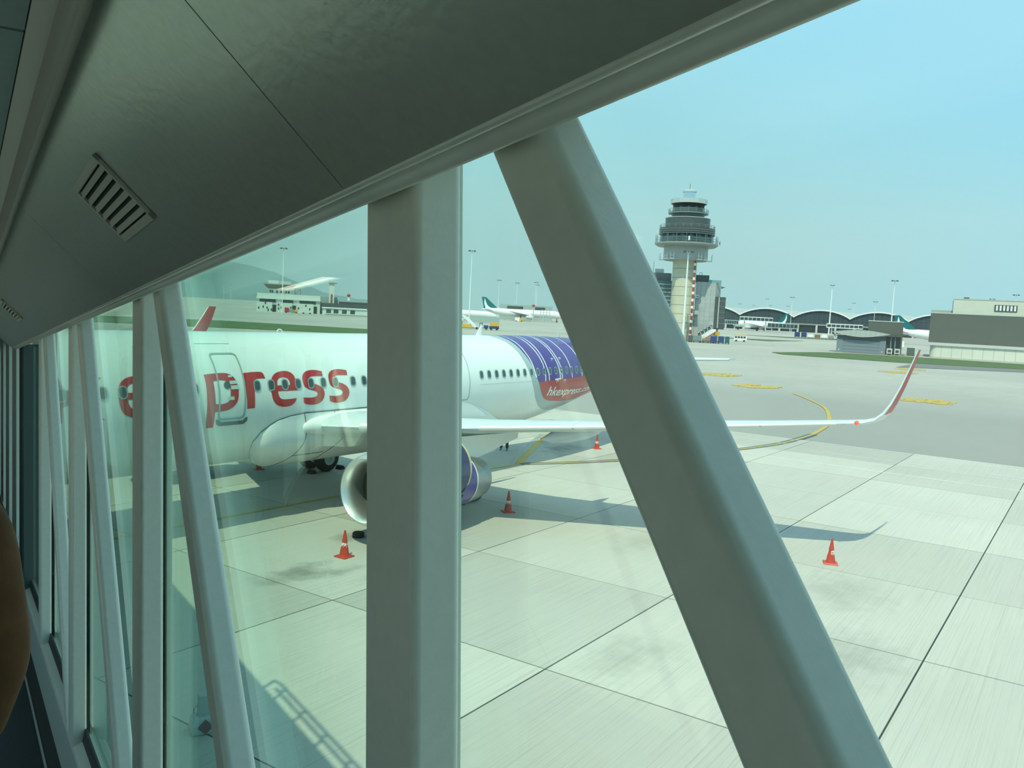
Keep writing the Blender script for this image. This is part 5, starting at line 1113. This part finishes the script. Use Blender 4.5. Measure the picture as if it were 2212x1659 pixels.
hz = bpy.data.materials.new('haze_air'); hz.use_nodes = True; t_ = hz.node_tree; t_.nodes.clear()
vo = t_.nodes.new('ShaderNodeVolumeScatter'); vo.inputs['Color'].default_value = (.48, .80, 1, 1); vo.inputs['Density'].default_value = 4.0e-4; vo.inputs['Anisotropy'].default_value = .2
oo = t_.nodes.new('ShaderNodeOutputMaterial'); t_.links.new(vo.outputs[0], oo.inputs['Volume'])
az = rad(30); ho = MB().box(-4500, 4500, 0, 3400, -20, 700).build('haze', hz, None, loc=(EYE.x + 1700 * math.sin(az), EYE.y + 1700 * math.cos(az), 0), rz=-az); tag(ho, 'bluish summer haze over the hills', 'haze', None, 'stuff')
# ------------------------------------------------------------------ people
def skinned(name, chains, m, parent, sub=2):
    "chains: list of point lists (x, y, z, r); first point of the first chain is the root; points reused by exact position are welded"
    vs = []; rs_ = []; es = []; idx = {}
    for ch in chains:
        prev = None
        for x, y, z, r in ch:
            key = (round(x, 4), round(y, 4), round(z, 4))
            if key not in idx: idx[key] = len(vs); vs.append((x, y, z)); rs_.append(r)
            i = idx[key]
            if prev is not None and prev != i: es.append((prev, i))
            prev = i
    me = bpy.data.meshes.new(name); me.from_pydata(vs, es, []); o = link(name, me, parent); me.materials.append(m)
    sk = o.modifiers.new('skin', 'SKIN'); sk.use_smooth_shade = True
    for i, d in enumerate(me.skin_vertices[0].data): r = rs_[i]; d.radius = r if isinstance(r, tuple) else (r, r); d.use_root = (i == 0)
    s_ = o.modifiers.new('sub', 'SUBSURF'); s_.levels = sub; s_.render_levels = sub
    return o
def head_mesh(m):
    b = MB(); n = 20; rows = []
    for i in range(15):
        t = pi * i / 14; z = math.cos(t); r = math.sin(t)
        for j in range(n):
            a = 2 * pi * j / n; x = r * math.cos(a) * .076; y = r * math.sin(a) * .095; zz = z * .118
            if zz < -.03 and y < 0: y *= 1 + (-.03 - zz) * 1.2
            if zz < -.02: x *= 1 + (zz + .02) * 2.4
            if zz < -.02 and y > 0: y *= 1 + (zz + .02) * 3
            if abs(a - 1.5 * pi) < .2: y -= .024 * math.exp(-((zz + .012) / .022) ** 2)          # nose
            if .25 < abs(a - 1.5 * pi) < .6: y += .010 * math.exp(-((zz - .012) / .014) ** 2)   # eye sockets
            if abs(a - 1.5 * pi) < .45: y -= .006 * math.exp(-((zz + .058) / .008) ** 2)        # mouth
            rows.append((x, y, zz))
    fs = [(i * n + j, i * n + (j + 1) % n, (i + 1) * n + (j + 1) % n, (i + 1) * n + j) for i in range(14) for j in range(n)]
    b.add(rows, fs); return b.mesh('head', m, True, ang=80)
def hand_chains(w, s, fwd=(0, -1)):
    "hanging right/left hand below the wrist w; s = outwards side sign; thumb forwards"
    x, y, z = w; C_ = [[(x, y, z, .027), (x, y - .005, z - .045, (.018, .036)), (x, y - .008, z - .085, (.015, .040))]]
    for k, ln in enumerate((.072, .082, .076, .060)):
        yy = y - .035 + .022 * k
        C_.append([(x, y - .008, z - .085, (.015, .040)), (x, yy, z - .098, .0095), (x - s * .006, yy, z - .098 - ln * .5, .009), (x - s * .022, yy + .002, z - .098 - ln * .95, .0075)])
    C_.append([(x, y - .005, z - .045, (.018, .036)), (x - s * .006, y - .040, z - .055, .011), (x - s * .012, y - .058, z - .090, .0095), (x - s * .016, y - .060, z - .115, .008)])
    return C_
def person(label, M, jacketm, trouserm, hairm, arms, legs, shoes=DGREY, H=1.72):
    t = thing('person', label, 'person', M=M)
    # local: facing -y, z up, feet on z = 0
    bod = [[(0, .0, .96, .10), (0, .005, 1.08, .10), (0, .01, 1.25, .12), (0, .01, 1.38, .11), (0, .0, 1.46, .055), (0, -.012, 1.55, .055)]]
    for s, P_ in ((-1, legs[0]), (1, legs[1])): bod.append([(0, 0, .96, .10)] + [(x, y, z, r * .8) for x, y, z, r in P_])
    for s, P_ in ((-1, arms[0]), (1, arms[1])):
        bod.append([(0, .01, 1.38, .11)] + [(x, y, z, r * .72) for x, y, z, r in P_]); wx = P_[-1]; bod += hand_chains(wx[:3], s)[0:1] and [[(wx[0], wx[1], wx[2], .027)] + hand_chains(wx[:3], s)[0][1:]] + hand_chains(wx[:3], s)[1:]
    skinned('body', bod, SKIN, t, 1)
    link('head', head_mesh(SKIN), t, (0, -.03, 1.62))
    # ears and hair
    for s in (-1, 1): b = MB(); b.lathe([(-.012, .01), (-.004, .026), (.008, .022), (.012, .004)], 10, 'x', (s * .078, .0, 0)); b.v = [(x, y, z * 1.3) for x, y, z in b.v]; b.build('ear', SKIN, t, True, (0, -.025, 1.618))
    hm_ = head_mesh(hairm); hb_ = bmesh.new(); hb_.from_mesh(hm_)
    bmesh.ops.delete(hb_, geom=[v for v in hb_.verts if v.co.z < -.055 or (v.co.y < -.035 and v.co.z < .05)], context='VERTS')
    for v in hb_.verts: v.co *= 1.10; v.co.y += .006
    hb_.to_mesh(hm_); hb_.free(); link('hair', hm_, t, (0, -.03, 1.622))
    skinned('jacket', [[(0, .0, .90, (.165, .125)), (0, .005, 1.05, (.165, .125)), (0, .01, 1.2, (.175, .13)), (0, .01, 1.36, (.15, .115)), (0, .004, 1.45, (.085, .075)), (0, -.004, 1.49, .066)]] + [[(0, .01, 1.36, (.15, .115))] + list(P_[:-1]) + [(P_[-1][0], P_[-1][1], P_[-1][2] + .005, P_[-1][3] * 1.02)] for P_ in arms], jacketm, t)
    skinned('trousers', [[(0, 0, .97, (.155, .12)), (0, 0, .90, (.16, .125))]] + [[(0, 0, .90, (.16, .125))] + [(x, y, z, r) for x, y, z, r in P_] for P_ in legs], trouserm, t)
    for P_ in legs:
        x, y, z, r = P_[-1]; skinned('shoe', [[(x, y + .055, .048, (.042, .042)), (x, y - .03, .05, (.046, .044)), (x, y - .11, .038, (.048, .032)), (x, y - .18, .030, (.036, .024))]], shoes, t, 1)
    return t
SUEDE = mat('brown_suede', (.125, .055, .015), .9, noise=.35, nscale=14, bump=.3); TRO = mat('dark_trousers', (.02, .022, .028), .85); HAIR = mat('black_hair', (.012, .010, .009), .6)
legs_s = [[(-.09, 0, .84, .10), (-.095, -.01, .50, .08), (-.10, .01, .07, .068)], [(.09, 0, .84, .10), (.095, .03, .50, .08), (.10, .12, .07, .068)]]
ARMR = [(.165, .01, 1.415, .078), (.228, .015, 1.33, .076), (.268, .045, 1.02, .072), (.235, .02, .88, .060), (.222, .0, .80, .050)]
# passenger walking down the bridge, seen from behind at the left edge; his right arm shows
pd, pn_ = 2.46, -.181
M_ = BM @ Matrix.Translation((pd, -pn_, FLOOR)) @ Matrix.Rotation(rad(-5.01), 4, 'Y') @ Matrix.Rotation(rad(90), 4, 'Z')
person('person in a brown suede jacket walking away down the bridge, cut by the left edge', M_, SUEDE, TRO, HAIR, [[(-x, y, z, r) for x, y, z, r in ARMR], ARMR], legs_s)
legs_w = [[(-.10, 0, .84, .11), (-.14, -.02, .50, .088), (-.17, .02, .07, .074)], [(.10, 0, .84, .11), (.13, -.02, .50, .088), (.15, .03, .07, .074)]]
NAVY = mat('navy_uniform', (.016, .018, .026), .85)
person('ground crew person in dark trousers standing under the rear fuselage beyond the wing', Matrix.Translation((18.6, 1.75, 0)) @ Matrix.Rotation(rad(-70), 4, 'Z'), NAVY, NAVY, HAIR, [[(-.165, .01, 1.415, .068), (-.215, .01, 1.33, .066), (-.25, .03, 1.08, .056), (-.235, -.06, .86, .045)], [(.165, .01, 1.415, .068), (.215, .01, 1.33, .066), (.27, .03, 1.08, .056), (.20, -.10, .95, .045)]], legs_w)
